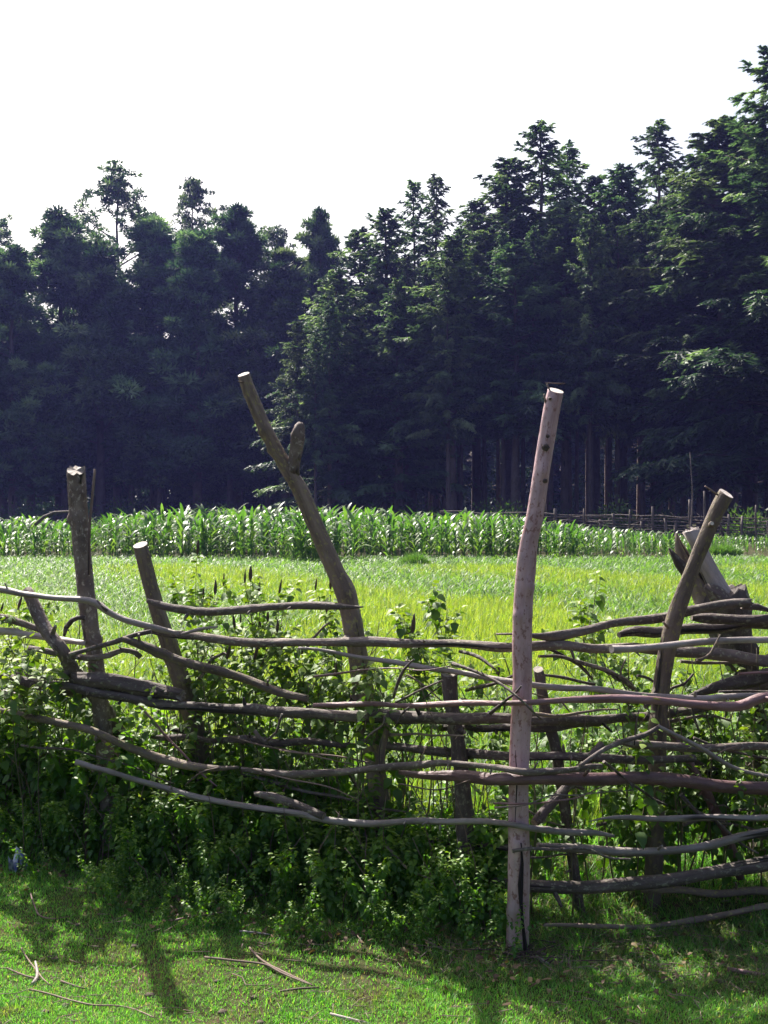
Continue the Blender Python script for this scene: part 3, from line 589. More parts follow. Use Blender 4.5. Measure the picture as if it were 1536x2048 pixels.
# dry stalks and tendrils in the undergrowth
tt = []
for k in range(260):
    x = rr.uniform(-3.6, .42); f, l = lin(x, FRONT), lin(x, LINE); u = rr.random(); y = f + (l + .2 - f) * u
    h = (.15 + .8 * u) * rr.uniform(.6, 1.15); a = rr.uniform(0, 6.28); ln = rr.uniform(.05, .6)
    p0 = np.array([x, y, 0.]); p1 = p0 + (math.cos(a) * ln * h * .4, math.sin(a) * ln * h * .4, h * .6); p2 = p0 + (math.cos(a) * ln * h, math.sin(a) * ln * h, h)
    tt.append(tube_arrays([(*p0, .0028), (*p1, .0022), (*p2, .0012)], step=.06, ring=5, rough=.05, seed=k, wob=.012))
V, Q, C, U = multi_tube(tt)
tag(obj('dry_stalks', mesh('dry_stalks', V, [Q, C], M['twig'], uv=U)), 'tangle of thin dry stalks among the undergrowth leaves', 'stalks', kind='stuff')

# individual tall herbs that stand above the rails: (px top, py top, depth, with spike, label)
tall = [(385, 1085, 5.35, 1, 'tallest hazy herb stalk rising above the bar right of the short leaning post'),
 (425, 1170, 5.1, 1, 'bushy leafy herb just left of the twin spiked stems'), (492, 1140, 5.0, 1, 'herb with a dark seed spike rising above the split upper bar'),
 (518, 1160, 5.0, 1, 'broad leafy herb with forked tip above the middle of the split bar'), (553, 1165, 5.05, 1, 'leafy herb at the right of the cluster above the split bar'),
 (657, 1150, 4.85, 1, 'thin herb stalk just left of the forked post'), (650, 1250, 4.9, 0, 'small leafy herb in front of the crop left of the forked post'),
 (815, 1215, 4.6, 1, 'herb with one upright brown seed spike right of the forked post'), (878, 1195, 4.55, 0, 'pale green leafy herb rising above the rail over the short grey post'),
 (860, 1245, 4.5, 0, 'dense light green herb top just left of the short grey post'), (920, 1290, 4.45, 0, 'small herb sprig above the short grey post'),
 (1165, 1165, 4.75, 0, 'tall single herb standing between the pink post and the bent brown post'), (1195, 1195, 4.8, 0, 'smaller herb beside the tall one between pink and brown posts'),
 (85, 1165, 5.2, 1, 'herb with a blunt green tip above the pale bent branch'), (48, 1290, 4.75, 0, 'leafy shoot left of the leaning log'), (95, 1325, 4.7, 0, 'round leafed shoot under the leaning log'),
 (30, 1235, 5.3, 0, 'leafy shoot at the left edge behind the rails'), (475, 1240, 5.0, 1, 'spiky herb below the left part of the split bar'), (405, 1225, 5.0, 0, 'leafy herb under the split bar near the short leaning post'),
 (560, 1235, 4.95, 1, 'dark spiked herb below the right half of the split bar'), (600, 1300, 4.8, 1, 'herb stem crossing the upper rail left of the forked post'), (340, 1250, 5.2, 0, 'herb leaning against the short leaning post'),
 (640, 1300, 4.7, 0, 'round leafed herb in front of the upper rail'), (745, 1310, 4.35, 0, 'light green round leafed herb right against the forked post'), (1270, 1310, 4.9, 0, 'herb below the upper rail left of the bent brown post'),
 (1300, 1340, 4.8, 0, 'brown stemmed herb against the left side of the bent brown post'), (1370, 1370, 4.7, 0, 'herb right of the bent brown post under the dark log'), (980, 1340, 4.6, 1, 'thin herb just left of the pink post'), (700, 1340, 4.6, 1, 'dark stemmed herb at the left side of the forked post'),
 (800, 1290, 4.6, 0, 'drooping herb beneath the upper rail right of the forked post'), (520, 1290, 4.8, 1, 'spiked herb in front of the sloping brown pole'), (455, 1290, 4.85, 1, 'herb with dark spike left of the sloping brown pole'), (160, 1290, 5.2, 0, 'leafy herb behind the leftmost tall post')]
mass_more = []
for k, (px, py, d, sp, lab) in enumerate(tall):
    top = P(px, py, d); h = top.z
    e = empty('tall_herb', (top.x, top.y, 0)); tag(e, lab, 'plant', 'tall herbs standing along the fence')
    (V, T), stems, spikes = plant_arrays(900 + k, h=h * .97, leaf=.056, spike=bool(sp), branches=5 if d < 5.2 else 3, bare=.66, high=True, tight=.62)
    dx = -np.array([V[:, 0][V[:, 2] > h * .85].mean() if (V[:, 2] > h * .85).any() else 0, 0, 0])
    def sh(A): B = A.copy(); B[:, :3] += np.outer(A[:, 2] / h, dx); return B
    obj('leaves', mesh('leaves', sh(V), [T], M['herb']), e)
    a, q, c, u = multi_tube(stems); obj('stem', mesh('stem', sh(a), [q, c], M['stem'], uv=u), e)
    for s_ in spikes:
        obj('seed_spike', mesh('seed_spike', sh(s_[0]), [s_[1], s_[2]], M['spike'], uv=s_[3], smooth=True), e)
# thin mass of stems/leaves in the gap between rails (left and middle)
items = []
for k in range(125):
    x = rr.uniform(-2.6, .32) if k < 42 else rr.uniform(.52, 3.6); y = lin(x, LINE) + rr.uniform(-.02, .45)
    hh = rr.uniform(.75, 1.05) * (1.0 if x < .1 else .9)
    pr = protos2[rr.randrange(6)]
    V, T = pr[0]; Tk = T.reshape(-1, 12, 3); keep = np.random.default_rng(k).random(len(Tk)) < .8
    items.append((V, Tk[keep].reshape(-1, 3), hh, rr.uniform(0, 6.28), np.array([x, y, -.02]), (rr.gauss(0, .06), rr.gauss(0, .06))))
V, T = instance_merge(items)
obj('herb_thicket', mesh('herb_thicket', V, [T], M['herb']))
tag(bpy.data.objects['herb_thicket'], 'loose thicket of sunlit leafy stems between the upper rails', 'undergrowth', kind='stuff')
tt = []
for k in range(170):
    x = rr.uniform(-2.6, .40) if k < 130 else rr.uniform(.5, 1.7); y = lin(x, LINE) + rr.uniform(.05, .5); h = rr.uniform(.6, 1.08)
    tt.append(tube_arrays([(x, y, 0, .004), (x + rr.gauss(0, .05), y, h * .6, .0032), (x + rr.gauss(0, .09), y, h, .0016)], step=.07, ring=5, rough=.05, seed=k, wob=.01))
V, Q, C, U = multi_tube(tt)
tag(obj('thicket_stems', mesh('thicket_stems', V, [Q, C], M['stem'], uv=U)), 'many thin upright brown stems between the upper rails', 'stalks', kind='stuff')

# ---------------------------------------------------------------- blades (turf, grain, crops)
def blades(x, y, z, h, wd, lean, seed, seg=3, droop=.5, face=None):
    """vectorised curved blades; arrays of n"""
    rg = np.random.default_rng(seed); n = len(x)
    a = rg.uniform(0, 2 * math.pi, n); fa = a + math.pi / 2 + rg.normal(0, .5, n) if face is None else face
    dirv = np.stack([np.cos(a), np.sin(a)], 1)
    side = np.stack([np.cos(fa), np.sin(fa)], 1)
    V = np.zeros((n, seg * 2 + 1, 3), np.float32)
    for k in range(seg + 1):
        t = k / seg
        out = lean * h * (t ** 1.6); zz = h * (t - droop * lean * t ** 3 * .9)
        cx = x + dirv[:, 0] * out; cy = y + dirv[:, 1] * out
        wv = wd * (1 - t ** 1.5) * .5 if k < seg else None
        if k < seg:
            V[:, k * 2, 0] = cx - side[:, 0] * wv; V[:, k * 2, 1] = cy - side[:, 1] * wv; V[:, k * 2, 2] = z + zz
            V[:, k * 2 + 1, 0] = cx + side[:, 0] * wv; V[:, k * 2 + 1, 1] = cy + side[:, 1] * wv; V[:, k * 2 + 1, 2] = z + zz
        else:
            V[:, -1, 0] = cx; V[:, -1, 1] = cy; V[:, -1, 2] = z + zz
    m = seg * 2 + 1; b = (np.arange(n) * m)[:, None]
    Tr = []
    for k in range(seg - 1):
        o = k * 2; Tr += [[o, o + 1, o + 3], [o, o + 3, o + 2]]
    o = (seg - 1) * 2; Tr.append([o, o + 1, o + 2])
    Tr = np.array(Tr)
    T = (b[:, :, None] + Tr[None]).reshape(-1, 3)
    return V.reshape(-1, 3), T

# turf in front of and under the fence
def turf_points(n, y0, y1, half, seed):
    rg = np.random.default_rng(seed); y = rg.uniform(y0, y1, n); x = rg.uniform(-1, 1, n) * (half + y * .44)
    return x, y, rg
x, y, rg = turf_points(400000, 2.7, 5.6, .25, 21)
clump = .5 + .5 * np.sin(x * 7 + 3 * np.sin(y * 5)) * np.sin(y * 8 + 2 * np.sin(x * 6)); clump2 = .5 + .5 * np.sin(x * 23 + np.sin(y * 31)) * np.sin(y * 27)
n1_, n2_ = vnoise(x, y, 3.2, 1), vnoise(x, y, 16, 2)
bare = np.clip((vnoise(x, y, 2.4, 5, 4) - .50) * 5, 0, 1) * (.55 + .45 * np.clip((x + .6) / 1.2, 0, 1))
q = rg.random(len(x)) > bare * .72; x, y, n1_, n2_ = x[q], y[q], n1_[q], n2_[q]
h = (.006 + .015 * rg.random(len(x))) * (.25 + 1.0 * n1_ + .9 * n2_)
fl = np.interp(x, [p[0] for p in FRONT], [p[1] for p in FRONT]); longer = (y > fl - .25) & (rg.random(len(x)) < .25); h[longer] *= rg.uniform(1.2, 2.0, longer.sum())
lnn = rg.uniform(.2, 1.1, len(x))
V, T = blades(x, y, gz(x, y), h, rg.uniform(.0014, .0032, len(x)), lnn, 22, seg=2)
turf = obj('turf', mesh('turf', V, [T], M['turf'])); tag(turf, 'short grazed green grass with dry bits in front of the fence', 'grass', kind='stuff')
x, y, rg = turf_points(60000, 5.6, 6.5, 2, 23); h = rg.uniform(.02, .06, len(x))
V, T = blades(x, y, gz(x, y), h, rg.uniform(.003, .005, len(x)), rg.uniform(.2, 1, len(x)), 24, seg=2)
x2 = rg.uniform(-7, 7, 60000); y2 = rg.uniform(-.5, 3.2, 60000); V2, T2 = blades(x2, y2, gz(x2, y2), rg.uniform(.015, .035, 60000), rg.uniform(.003, .005, 60000), rg.uniform(.2, 1, 60000), 25, seg=2)
x3 = np.concatenate([rg.uniform(-5.5, -1.2, 45000), rg.uniform(1.2, 5.5, 45000)]); y3 = rg.uniform(2.6, 5.9, 90000); q = np.abs(x3) > .22 + y3 * .43; x3, y3 = x3[q], y3[q]
V3, T3 = blades(x3, y3, gz(x3, y3), rg.uniform(.012, .035, len(x3)), rg.uniform(.003, .005, len(x3)), rg.uniform(.2, 1, len(x3)), 27, seg=2)
V, T = merge([(V, T), (V2, T2), (V3, T3)]); tag(obj('verge_grass', mesh('verge_grass', V, [T], M['turf'])), 'grass at the outer edges of the pasture', 'grass', kind='stuff')
# taller grass tufts at the foot of the fence, mostly at the right
cx = rg.uniform(-2.4, 2.4, 230); cy = np.array([lin(a, LINE) for a in cx]) + rg.uniform(-.25, .7, 230)
kk = 22; x = np.repeat(cx, kk) + rg.normal(0, .03, 230 * kk); y = np.repeat(cy, kk) + rg.normal(0, .03, 230 * kk)
V, T = blades(x, y, gz(x, y), rg.uniform(.03, .15, len(x)), rg.uniform(.002, .0045, len(x)), rg.uniform(.2, 1.1, len(x)), 26, seg=3)
tag(obj('tall_grass', mesh('tall_grass', V, [T], M['turf'])), 'taller tufts of grass at the foot of the fence', 'grass', kind='stuff')

x = rg.uniform(.2, 2.6, 26000); y = rg.uniform(3.55, 4.9, 26000); q = (np.sin(x * 9 + 2 * np.sin(y * 7)) * np.sin(y * 11 + x * 3) > -.1) | (rg.random(len(x)) < .25); x, y = x[q], y[q]
V, T = blades(x, y, gz(x, y), rg.uniform(.02, .065, len(x)), rg.uniform(.0018, .0035, len(x)), rg.uniform(.4, 1.6, len(x)), 29, seg=3)
tag(obj('rough_grass', mesh('rough_grass', V, [T], M['roughgrass'])), 'rough untidy grass mixed with dead blades under the right part of the fence', 'grass', kind='stuff')

# cultivated field
def field_pts(n, y0, y1, seed, p=1.0, xr=.46, xm=1.0):
    rg = np.random.default_rng(seed); u = rg.random(n); y = (y0 ** p + u * (y1 ** p - y0 ** p)) ** (1 / p)
    return rg.uniform(-1, 1, n) * (xm + y * xr), y, rg
x, y, rg = field_pts(300000, 5.3, 25, 31, 1.05)
h = rg.uniform(.18, .34, len(x)) * (.85 + .25 * np.sin(x * .9 + y * .5))
V, T = blades(x, y, 0 * x, h, np.maximum(.004, .00075 * y) * rg.uniform(.7, 1.4, len(x)), rg.uniform(.05, .6, len(x)), 32, seg=3)
tag(obj('grain_field', mesh('grain_field', V, [T], M['grain'])), 'bright yellow green young cereal covering the middle of the field', 'crop', kind='stuff')
# broad arching leaves: weeds/young maize among the grain, denser near the fence, left and far
x, y, rg = field_pts(150000, 5.4, 30, 33, 1.1)
px = 768 + F * x / y
dens = .16 + .8 * (y > 15 + 3 * np.sin(x * .5)) + .55 * (y < 8.5) + .5 * (px < 420) * (y > 8) + .6 * (px > 1150)
k = rg.random(len(x)) < dens
x, y = x[k], y[k]; n = len(x)
h = rg.uniform(.22, .44, n); V, T = blades(x, y, 0 * x, h, np.maximum(.013, .0013 * y) * rg.uniform(.6, 1.3, n), rg.uniform(.45, 1.3, n), 34, seg=4, droop=.62)
tag(obj('young_crop', mesh('young_crop', V, [T], M['crop'])), 'young broad leaved crop glinting in the sun across the field', 'crop', kind='stuff')

# maize plants
def maize_plant(seed, H):
    rg = np.random.default_rng(seed); parts = []
    xs = np.array([0., 0, 0, 0]); 
    for a in (0, 2.1, 4.2):  # stalk: three thin strips
        r = .014; c, s = math.cos(a), math.sin(a); c2, s2 = math.cos(a + 2.1), math.sin(a + 2.1)
        parts.append((np.array([(r * c, r * s, 0), (r * c2, r * s2, 0), (0.3 * r * c2, .3 * r * s2, H * .9), (.3 * r * c, .3 * r * s, H * .9)]), np.array([(0, 1, 2), (0, 2, 3)])))
    az = rg.uniform(0, 6.28); nl = 11
    for k in range(nl):
        t = (k + 1) / nl; z0 = H * (.08 + .74 * t); L = H * rg.uniform(.38, .58) * (1.1 - .45 * abs(t - .5)); wd = rg.uniform(.05, .075)
        a = az + (math.pi if k % 2 else 0) + rg.normal(0, .35); e0 = rg.uniform(.9, 1.25); e1 = rg.uniform(-1.3, -.2) + .7 * (t > .8)
        seg = 5; p = np.array([0, 0, z0]); Vv = []; tw = rg.normal(0, .3)
        for j in range(seg + 1):
            u = j / seg; e = e0 + (e1 - e0) * u ** 1.2
            wv = wd * (math.sin(math.pi * min(1, .25 + u * .75)) ** .7) * .5 if j < seg else .001
            sd = np.array([-math.sin(a + tw * u), math.cos(a + tw * u), 0])
            Vv += [p - sd * wv + (0, 0, wv * .4), p + sd * wv + (0, 0, wv * .4)]
            p = p + np.array([math.cos(a) * math.cos(e), math.sin(a) * math.cos(e), math.sin(e)]) * L / seg
        Tv = []
        for j in range(seg): o = 2 * j; Tv += [(o, o + 1, o + 3), (o, o + 3, o + 2)]
        parts.append((np.array(Vv), np.array(Tv)))
    return merge(parts)
mz = [maize_plant(70 + k, 1.0) for k in range(8)]
mz_me = [mesh('maize_plant', V, [T], M['maize']) for V, T in mz]
def topy(px): return np.interp(px, [-200, 0, 60, 130, 250, 350, 700, 900, 1050, 1150, 1300, 1450, 1700], [1042, 1040, 1036, 1040, 1026, 1017, 1018, 1026, 1034, 1048, 1064, 1072, 1075])
rm = random.Random(5); mp = []
for k in range(2600):
    y = 27 + 15 * rm.random() ** 1.0; px = rm.uniform(-280, 1800)
    if px > 1420 and y < 34: continue
    front = np.interp(px, [-300, 300, 560, 620, 700, 1000, 1300, 1800], [29.5, 29.5, 28.0, 27.4, 28.5, 30, 31, 33])
    if y < front + 2.6 * (float(vnoise((px - 768) / F * y, 0, .35, 4)) - .5): continue
    H = (CAMH - (topy(px) - HZ) / F * y) * rm.uniform(.60, 1.02) * (.86 + .28 * float(vnoise((px - 768) / F * y, y, .45, 8)))
    mp.append((y, (px - 768) / F * y, max(.45, H)))
mp.sort()
for k, (y, x, H) in enumerate(mp[:300]):
    o = obj('maize_plant', mz_me[rm.randrange(8)], None, (x, y, 0)); o.scale = (H * .95, H * .95, H); o.rotation_euler = (rm.gauss(0, .07), rm.gauss(0, .07), rm.uniform(0, 6.28))
    tag(o, 'green maize plant in the front rows of the maize stand across the field', 'maize plant', 'maize plants along the near edge of the maize stand')
items = [(*mz[rm.randrange(8)], H, rm.uniform(0, 6.28), np.array([x, y, 0]), (rm.gauss(0, .08), rm.gauss(0, .08))) for (y, x, H) in mp[300:]]
V, T = instance_merge(items)
tag(obj('maize_stand', mesh('maize_stand', V, [T], M['maize'])), 'back rows of the green maize stand in front of the forest', 'maize', kind='stuff')

# ---------------------------------------------------------------- far fence
ff = empty('far_fence', (9, 46, 0)); tag(ff, 'distant dark branch fence between the crops and the forest at the right', 'fence')
def ffo(o): o.parent = ff; o.matrix_parent_inverse = Matrix.Translation((-9, -46, 0)); return o
def fdepth(px): return float(np.interp(px, [850, 1536, 1900], [50, 42, 38]))
fx = 1010; rf = random.Random(3); 
named = {1168: 1010, 1260: 1012, 1305: 1006, 1380: 992, 1409: 975, 1512: 1003, 1226: 1020, 1110: 1010, 1060: 1018}
pxs = sorted(list(named) + [1010, 1035, 1085, 1140, 1200, 1283, 1330, 1352, 1440, 1458, 1485, 1535, 1560, 1590, 1630, 1670])
for px in pxs:
    d = fdepth(px); ty = 7 + named.get(px, 1026 + rf.uniform(-6, 10)); r_ = rf.uniform(.035, .07) * (1.2 if px in named else 1)
    v = P(px, ty, d); ffo(tube('post', [(v.x + rf.uniform(-.15, .15), d, -.1, r_), (v.x + rf.uniform(-.05, .05), d, v.z * .5, r_ * .95), (v.x, d, v.z, r_ * .8)], M['grey_bark'], seed=px, step=.3, ring=8))
v = P(1380, 920, 43.5)
ffo(tube('pole', [(*P(1378, 1090, 43.5), .05), (*P(1385, 1000, 43.5), .028), (*P(1380, 905, 43.5), .018)], M['grey_bark'], seed=2, step=.4, ring=7))
for k in range(9):
    z = 1080 - k * 7.0; x0 = 860 + rf.uniform(0, 200) if k < 6 else 880; q = []
    for px in range(int(x0), 1720, 40):
        d = fdepth(px) + (.08 if (px // 40) % 2 else -.08); yy = np.interp(px, [850, 1536], [1018 + (9 - k) * 4.2, 1036 + (9 - k) * 6.6 - 6]) + rf.uniform(-2.5, 2.5)
        q.append((*P(px, yy, d), rf.uniform(.018, .034)))
    ffo(tube('rail', q, M['grey_bark'], seed=k + 40, step=.5, ring=6))
for k in range(14):
    px = rf.uniform(1050, 1530); d = fdepth(px); a = P(px, rf.uniform(1035, 1060), d); b = P(px + rf.uniform(-50, 50), rf.uniform(1020, 1050), d)
    ffo(tube('branch', [(*a, .02), (*b, .012)], M['grey_bark'], seed=k + 60, step=.4, ring=6))

# ---------------------------------------------------------------- trees
def cypress_arrays(seed, H, Rr, base=.28, n=190, sparse=1.0, up=0.0):
    rg = np.random.default_rng(seed); Vs = []; br = []
    tri = []
    def add(A, B, C): tri.append((A, B, C))
    P0, D, Ls, Ws, Tn = [], [], [], [], []
    for b in range(n):
        tn = rg.random()
        u = ((b + rg.random()) / n) ** .92; seedv = rg.uniform(.5, 1.0) if b % 3 else 1.25; z0 = H * (base + (1 - base) * u) - .2
        prof = (1 - u) ** .72 * (.55 + .45 * min(1, u * 6 + .35))
        L = Rr * prof * min(1.2, seedv) * rg.uniform(.8, 1.1) + .18
        a = b * 2.399 + rg.normal(0, .35); e0 = .15 + .75 * u + up + rg.normal(0, .12); e1 = -.38 + .62 * u + rg.normal(0, .22)
        m = max(4, int(L / .32)); p = np.array([0, 0, z0]); pts = [p]
        for j in range(m):
            t = j / m; e = e0 + (e1 - e0) * t + (.0)
            p = p + np.array([math.cos(a) * math.cos(e), math.sin(a) * math.cos(e), math.sin(e)]) * L / m; pts.append(p)
        pts = np.array(pts); br.append((pts, L))
        for j in range(1, m + 1):
            t = j / m
            if t < .22 and u < .75: continue
            base_l = (.55 + .34 * L * (1 - t) * .6) * sparse ** .3 * (.52 + .48 * (1 - u) ** .5)
            for sgn in (-1, 1, 1, -1) if j < m else (-1, 1, 0, 0):
                if rg.random() > .93 * sparse: continue
                aa = a + sgn * rg.uniform(.25, 1.0); ee = e1 * t + rg.normal(-.26, .28)
                P0.append(pts[j] + rg.normal(0, .05, 3)); D.append((math.cos(aa) * math.cos(ee), math.sin(aa) * math.cos(ee), math.sin(ee))); Ls.append(base_l * rg.uniform(.7, 1.3)); Ws.append(rg.uniform(.08, .13)); Tn.append(tn)
    P0 = np.array(P0); D = np.array(D); Ls = np.array(Ls); Ws = np.array(Ws); n2 = len(P0)
    # every spray: narrow main blade plus side sprigs
    up_ = np.array([0, 0, 1.]); S = np.cross(D, up_); S /= np.linalg.norm(S, axis=1)[:, None] + 1e-6
    Vl = []
    def sprig(b0, dv, ln, wd):
        s = np.cross(dv, rg.normal(0, .5, dv.shape) + (0, 0, 1)); s /= np.linalg.norm(s, axis=1)[:, None] + 1e-6
        Vl.append(np.stack([b0 - s * wd[:, None] * .5, b0 + s * wd[:, None] * .5, b0 + dv * ln[:, None]], 1))
    sprig(P0, D, Ls, Ws * 1.6)
    for f in (.15, .32, .5, .68, .84):
        for sg in (-1, 1):
            dv = D * .75 + S * sg * .65 + rg.normal(0, .16, D.shape) - np.array([0, 0, .12]); dv /= np.linalg.norm(dv, axis=1)[:, None]
            drop = np.zeros_like(D); drop[:, 2] = -f * f * .12 * Ls
            sprig(P0 + D * (Ls * f)[:, None] + drop, dv, Ls * (.62 - .42 * f) * rg.uniform(.7, 1.3, n2), Ws * rg.uniform(.9, 1.5, n2))
    V = np.concatenate(Vl).reshape(-1, 3); T = np.arange(len(V)).reshape(-1, 3)
    uvc = np.repeat(np.tile(np.array(Tn), len(Vl)), 3)
    return V, T, br, np.stack([uvc, uvc * 0], 1)

def trunk_mesh(H, r0, br, seed, every=3, top=.97):
    rg = np.random.default_rng(seed)
    pts = [(rg.normal(0, .05 * t * 2), rg.normal(0, .05 * t * 2), H * t * top if t else -.3, r0 * (1 - .93 * t) + .015) for t in np.linspace(0, 1, 9)]
    tt = [tube_arrays(pts, step=1.2, ring=9, rough=.06, seed=seed)]
    for q, L in br[::every]:
        qq = q[[0, len(q) // 2, -1]]; r = .018 + .012 * L
        tt.append(tube_arrays([(*qq[0], r), (*qq[1], r * .6), (*qq[2], .008)], step=1.5, ring=4, rough=.02, seed=seed))
    rgd = random.Random(seed)   # dead stubs on the bare bole
    zb = br[0][0][0][2] if br else H * .3
    for k in range(14):
        z = rgd.uniform(1.2, max(2, zb)); a = rgd.uniform(0, 6.28); l = rgd.uniform(.4, 1.5)
        tt.append(tube_arrays([(0, 0, z, .025), (math.cos(a) * l, math.sin(a) * l, z + rgd.uniform(-.2, .25), .008)], step=.8, ring=4, rough=.02, seed=k))
    V, Q, C, U = multi_tube(tt); return mesh('trunk', V, [Q, C], M['trunk'], uv=U, smooth=True)

def puffy_arrays(seed, H, Rr, base=.25, nb=60, cone=.6, leafn=70, ls=.34, sparse=1.0, puff=1.0, endy=.5):
    """tree whose limbs end in clumps of needles or leaves"""
    rg = np.random.default_rng(seed); br = []; cl = []
    for b in range(nb):
        u = ((b + rg.random()) / nb) ** 1.25; z = H * (base + (1 - base) * u)
        prof = (1 - u) ** cone * (.5 + .5 * min(1, u * 4 + .3)) if cone > 0 else math.sqrt(max(0, 1 - (2 * u - .9) ** 2 * .8))
        L = Rr * prof * rg.uniform(.45, 1.15) + .3; a = b * 2.399 + rg.normal(0, .9) + seed; e = .25 + .6 * u * rg.uniform(.5, 1.4) + rg.normal(0, .15)
        m = 4; p = np.array([0, 0, z - L * math.sin(e) * .6]); pts = [p]
        for j in range(m): p = p + np.array([math.cos(a) * math.cos(e), math.sin(a) * math.cos(e), math.sin(e)]) * L / m; e += .06; pts.append(p)
        pts = np.array(pts); br.append((pts, L))
        for j in range(1, m + 1):
            if j >= m - (2 if endy < .9 and L > 2 else 3) and rg.random() < (.3 + .7 * j / m) * (sparse + .25):
                for q in range(2 if j < m else 3):
                    cl.append((pts[j] + rg.normal(0, .32, 3) * (1 + .1 * L), rg.uniform(.5, .95) * puff * (.62 + .38 * (1 - u))))
    cl_p = np.array([c[0] for c in cl]); cl_r = np.array([c[1] for c in cl]); n = len(cl)
    Dn = rg.normal(0, 1, (n, leafn, 3)); Dn[:, :, 2] = Dn[:, :, 2] * .7 + .35; Dn /= np.linalg.norm(Dn, axis=2)[:, :, None]
    rad = cl_r[:, None] * rg.uniform(.0, 1., (n, leafn)) ** .45 * .9; b0 = (cl_p[:, None] + Dn * rad[:, :, None] * np.array([1, 1, .62])).reshape(-1, 3)
    dv = (Dn + rg.normal(0, .35, Dn.shape)).reshape(-1, 3); dv /= np.linalg.norm(dv, axis=1)[:, None]
    s = np.cross(dv, rg.normal(0, 1, dv.shape)); s /= np.linalg.norm(s, axis=1)[:, None] + 1e-6
    ln = ls * rg.uniform(.6, 1.3, len(dv)); wd = ls * .36 * rg.uniform(.7, 1.3, len(dv))
    V = np.stack([b0 - s * wd[:, None] * .5, b0 + s * wd[:, None] * .5, b0 + dv * ln[:, None]], 1).reshape(-1, 3)
    uvc = np.repeat(rg.random(n), leafn * 3)
    return V, np.arange(len(V)).reshape(-1, 3), br, np.stack([uvc, uvc * 0], 1)

def tree_kind(kind, seed):
    if kind == 'cypress': V, T, br, uvc = cypress_arrays(seed, 24, 5.0, .34, 135); r0 = .30; m = 'cypress'
    elif kind == 'cypress_low': V, T, br, uvc = cypress_arrays(seed, 22, 5.6, .14, 155); r0 = .30; m = 'cypress'
    elif kind == 'cypress_open': V, T, br, uvc = cypress_arrays(seed, 26, 4.7, .34, 112, .85, .06); r0 = .28; m = 'cypress'
    elif kind == 'pine': V, T, br, uvc = puffy_arrays(seed, 26, 6.6, .56, 66, .55, 34, .34, .62, .62, .5); r0 = .3; m = 'pine'
    else: V, T, br, uvc = puffy_arrays(seed, 19, 5.3 + (seed % 5) * .3, .16 + (seed % 3) * .05, 66 + (seed % 7) * 4, .66 + (seed % 4) * .07, 120, .36, .6, .95 + (seed % 3) * .18, .85); r0 = .3; m = 'pine'
    H = {'cypress': 24, 'cypress_low': 22, 'cypress_open': 26, 'pine': 26}.get(kind, 19)
    return mesh('crown', V, [T], M[m], uv=uvc), trunk_mesh(H, r0, br, seed), H
kinds = {}
for kd, ns in (('cypress', 6), ('cypress_low', 3), ('cypress_open', 3), ('pine', 3), ('round', 5)):
    kinds[kd] = [tree_kind(kd, 300 + 17 * j + len(kd)) for j in range(ns)]
rt = random.Random(17)
def tree(px, ytop, d, kd, label, group, name='cypress_tree', wx=1.0, var=None):
    c, t, H = kinds[kd][rt.randrange(len(kinds[kd])) if var is None else var % len(kinds[kd])]
    h = CAMH - (ytop - HZ) / F * d; s = h / H
    e = empty(name, ((px - 768) / F * d, d, 0), rt.uniform(0, 6.28))
    for nm, me in (('trunk', t), ('crown', c)):
        o = obj(nm, me, e); o.scale = (s * wx, s * wx, s)
    tag(e, label, 'tree', group); return e
GR, GL = 'cypress trees of the forest at the right', 'trees of the forest edge at the left'
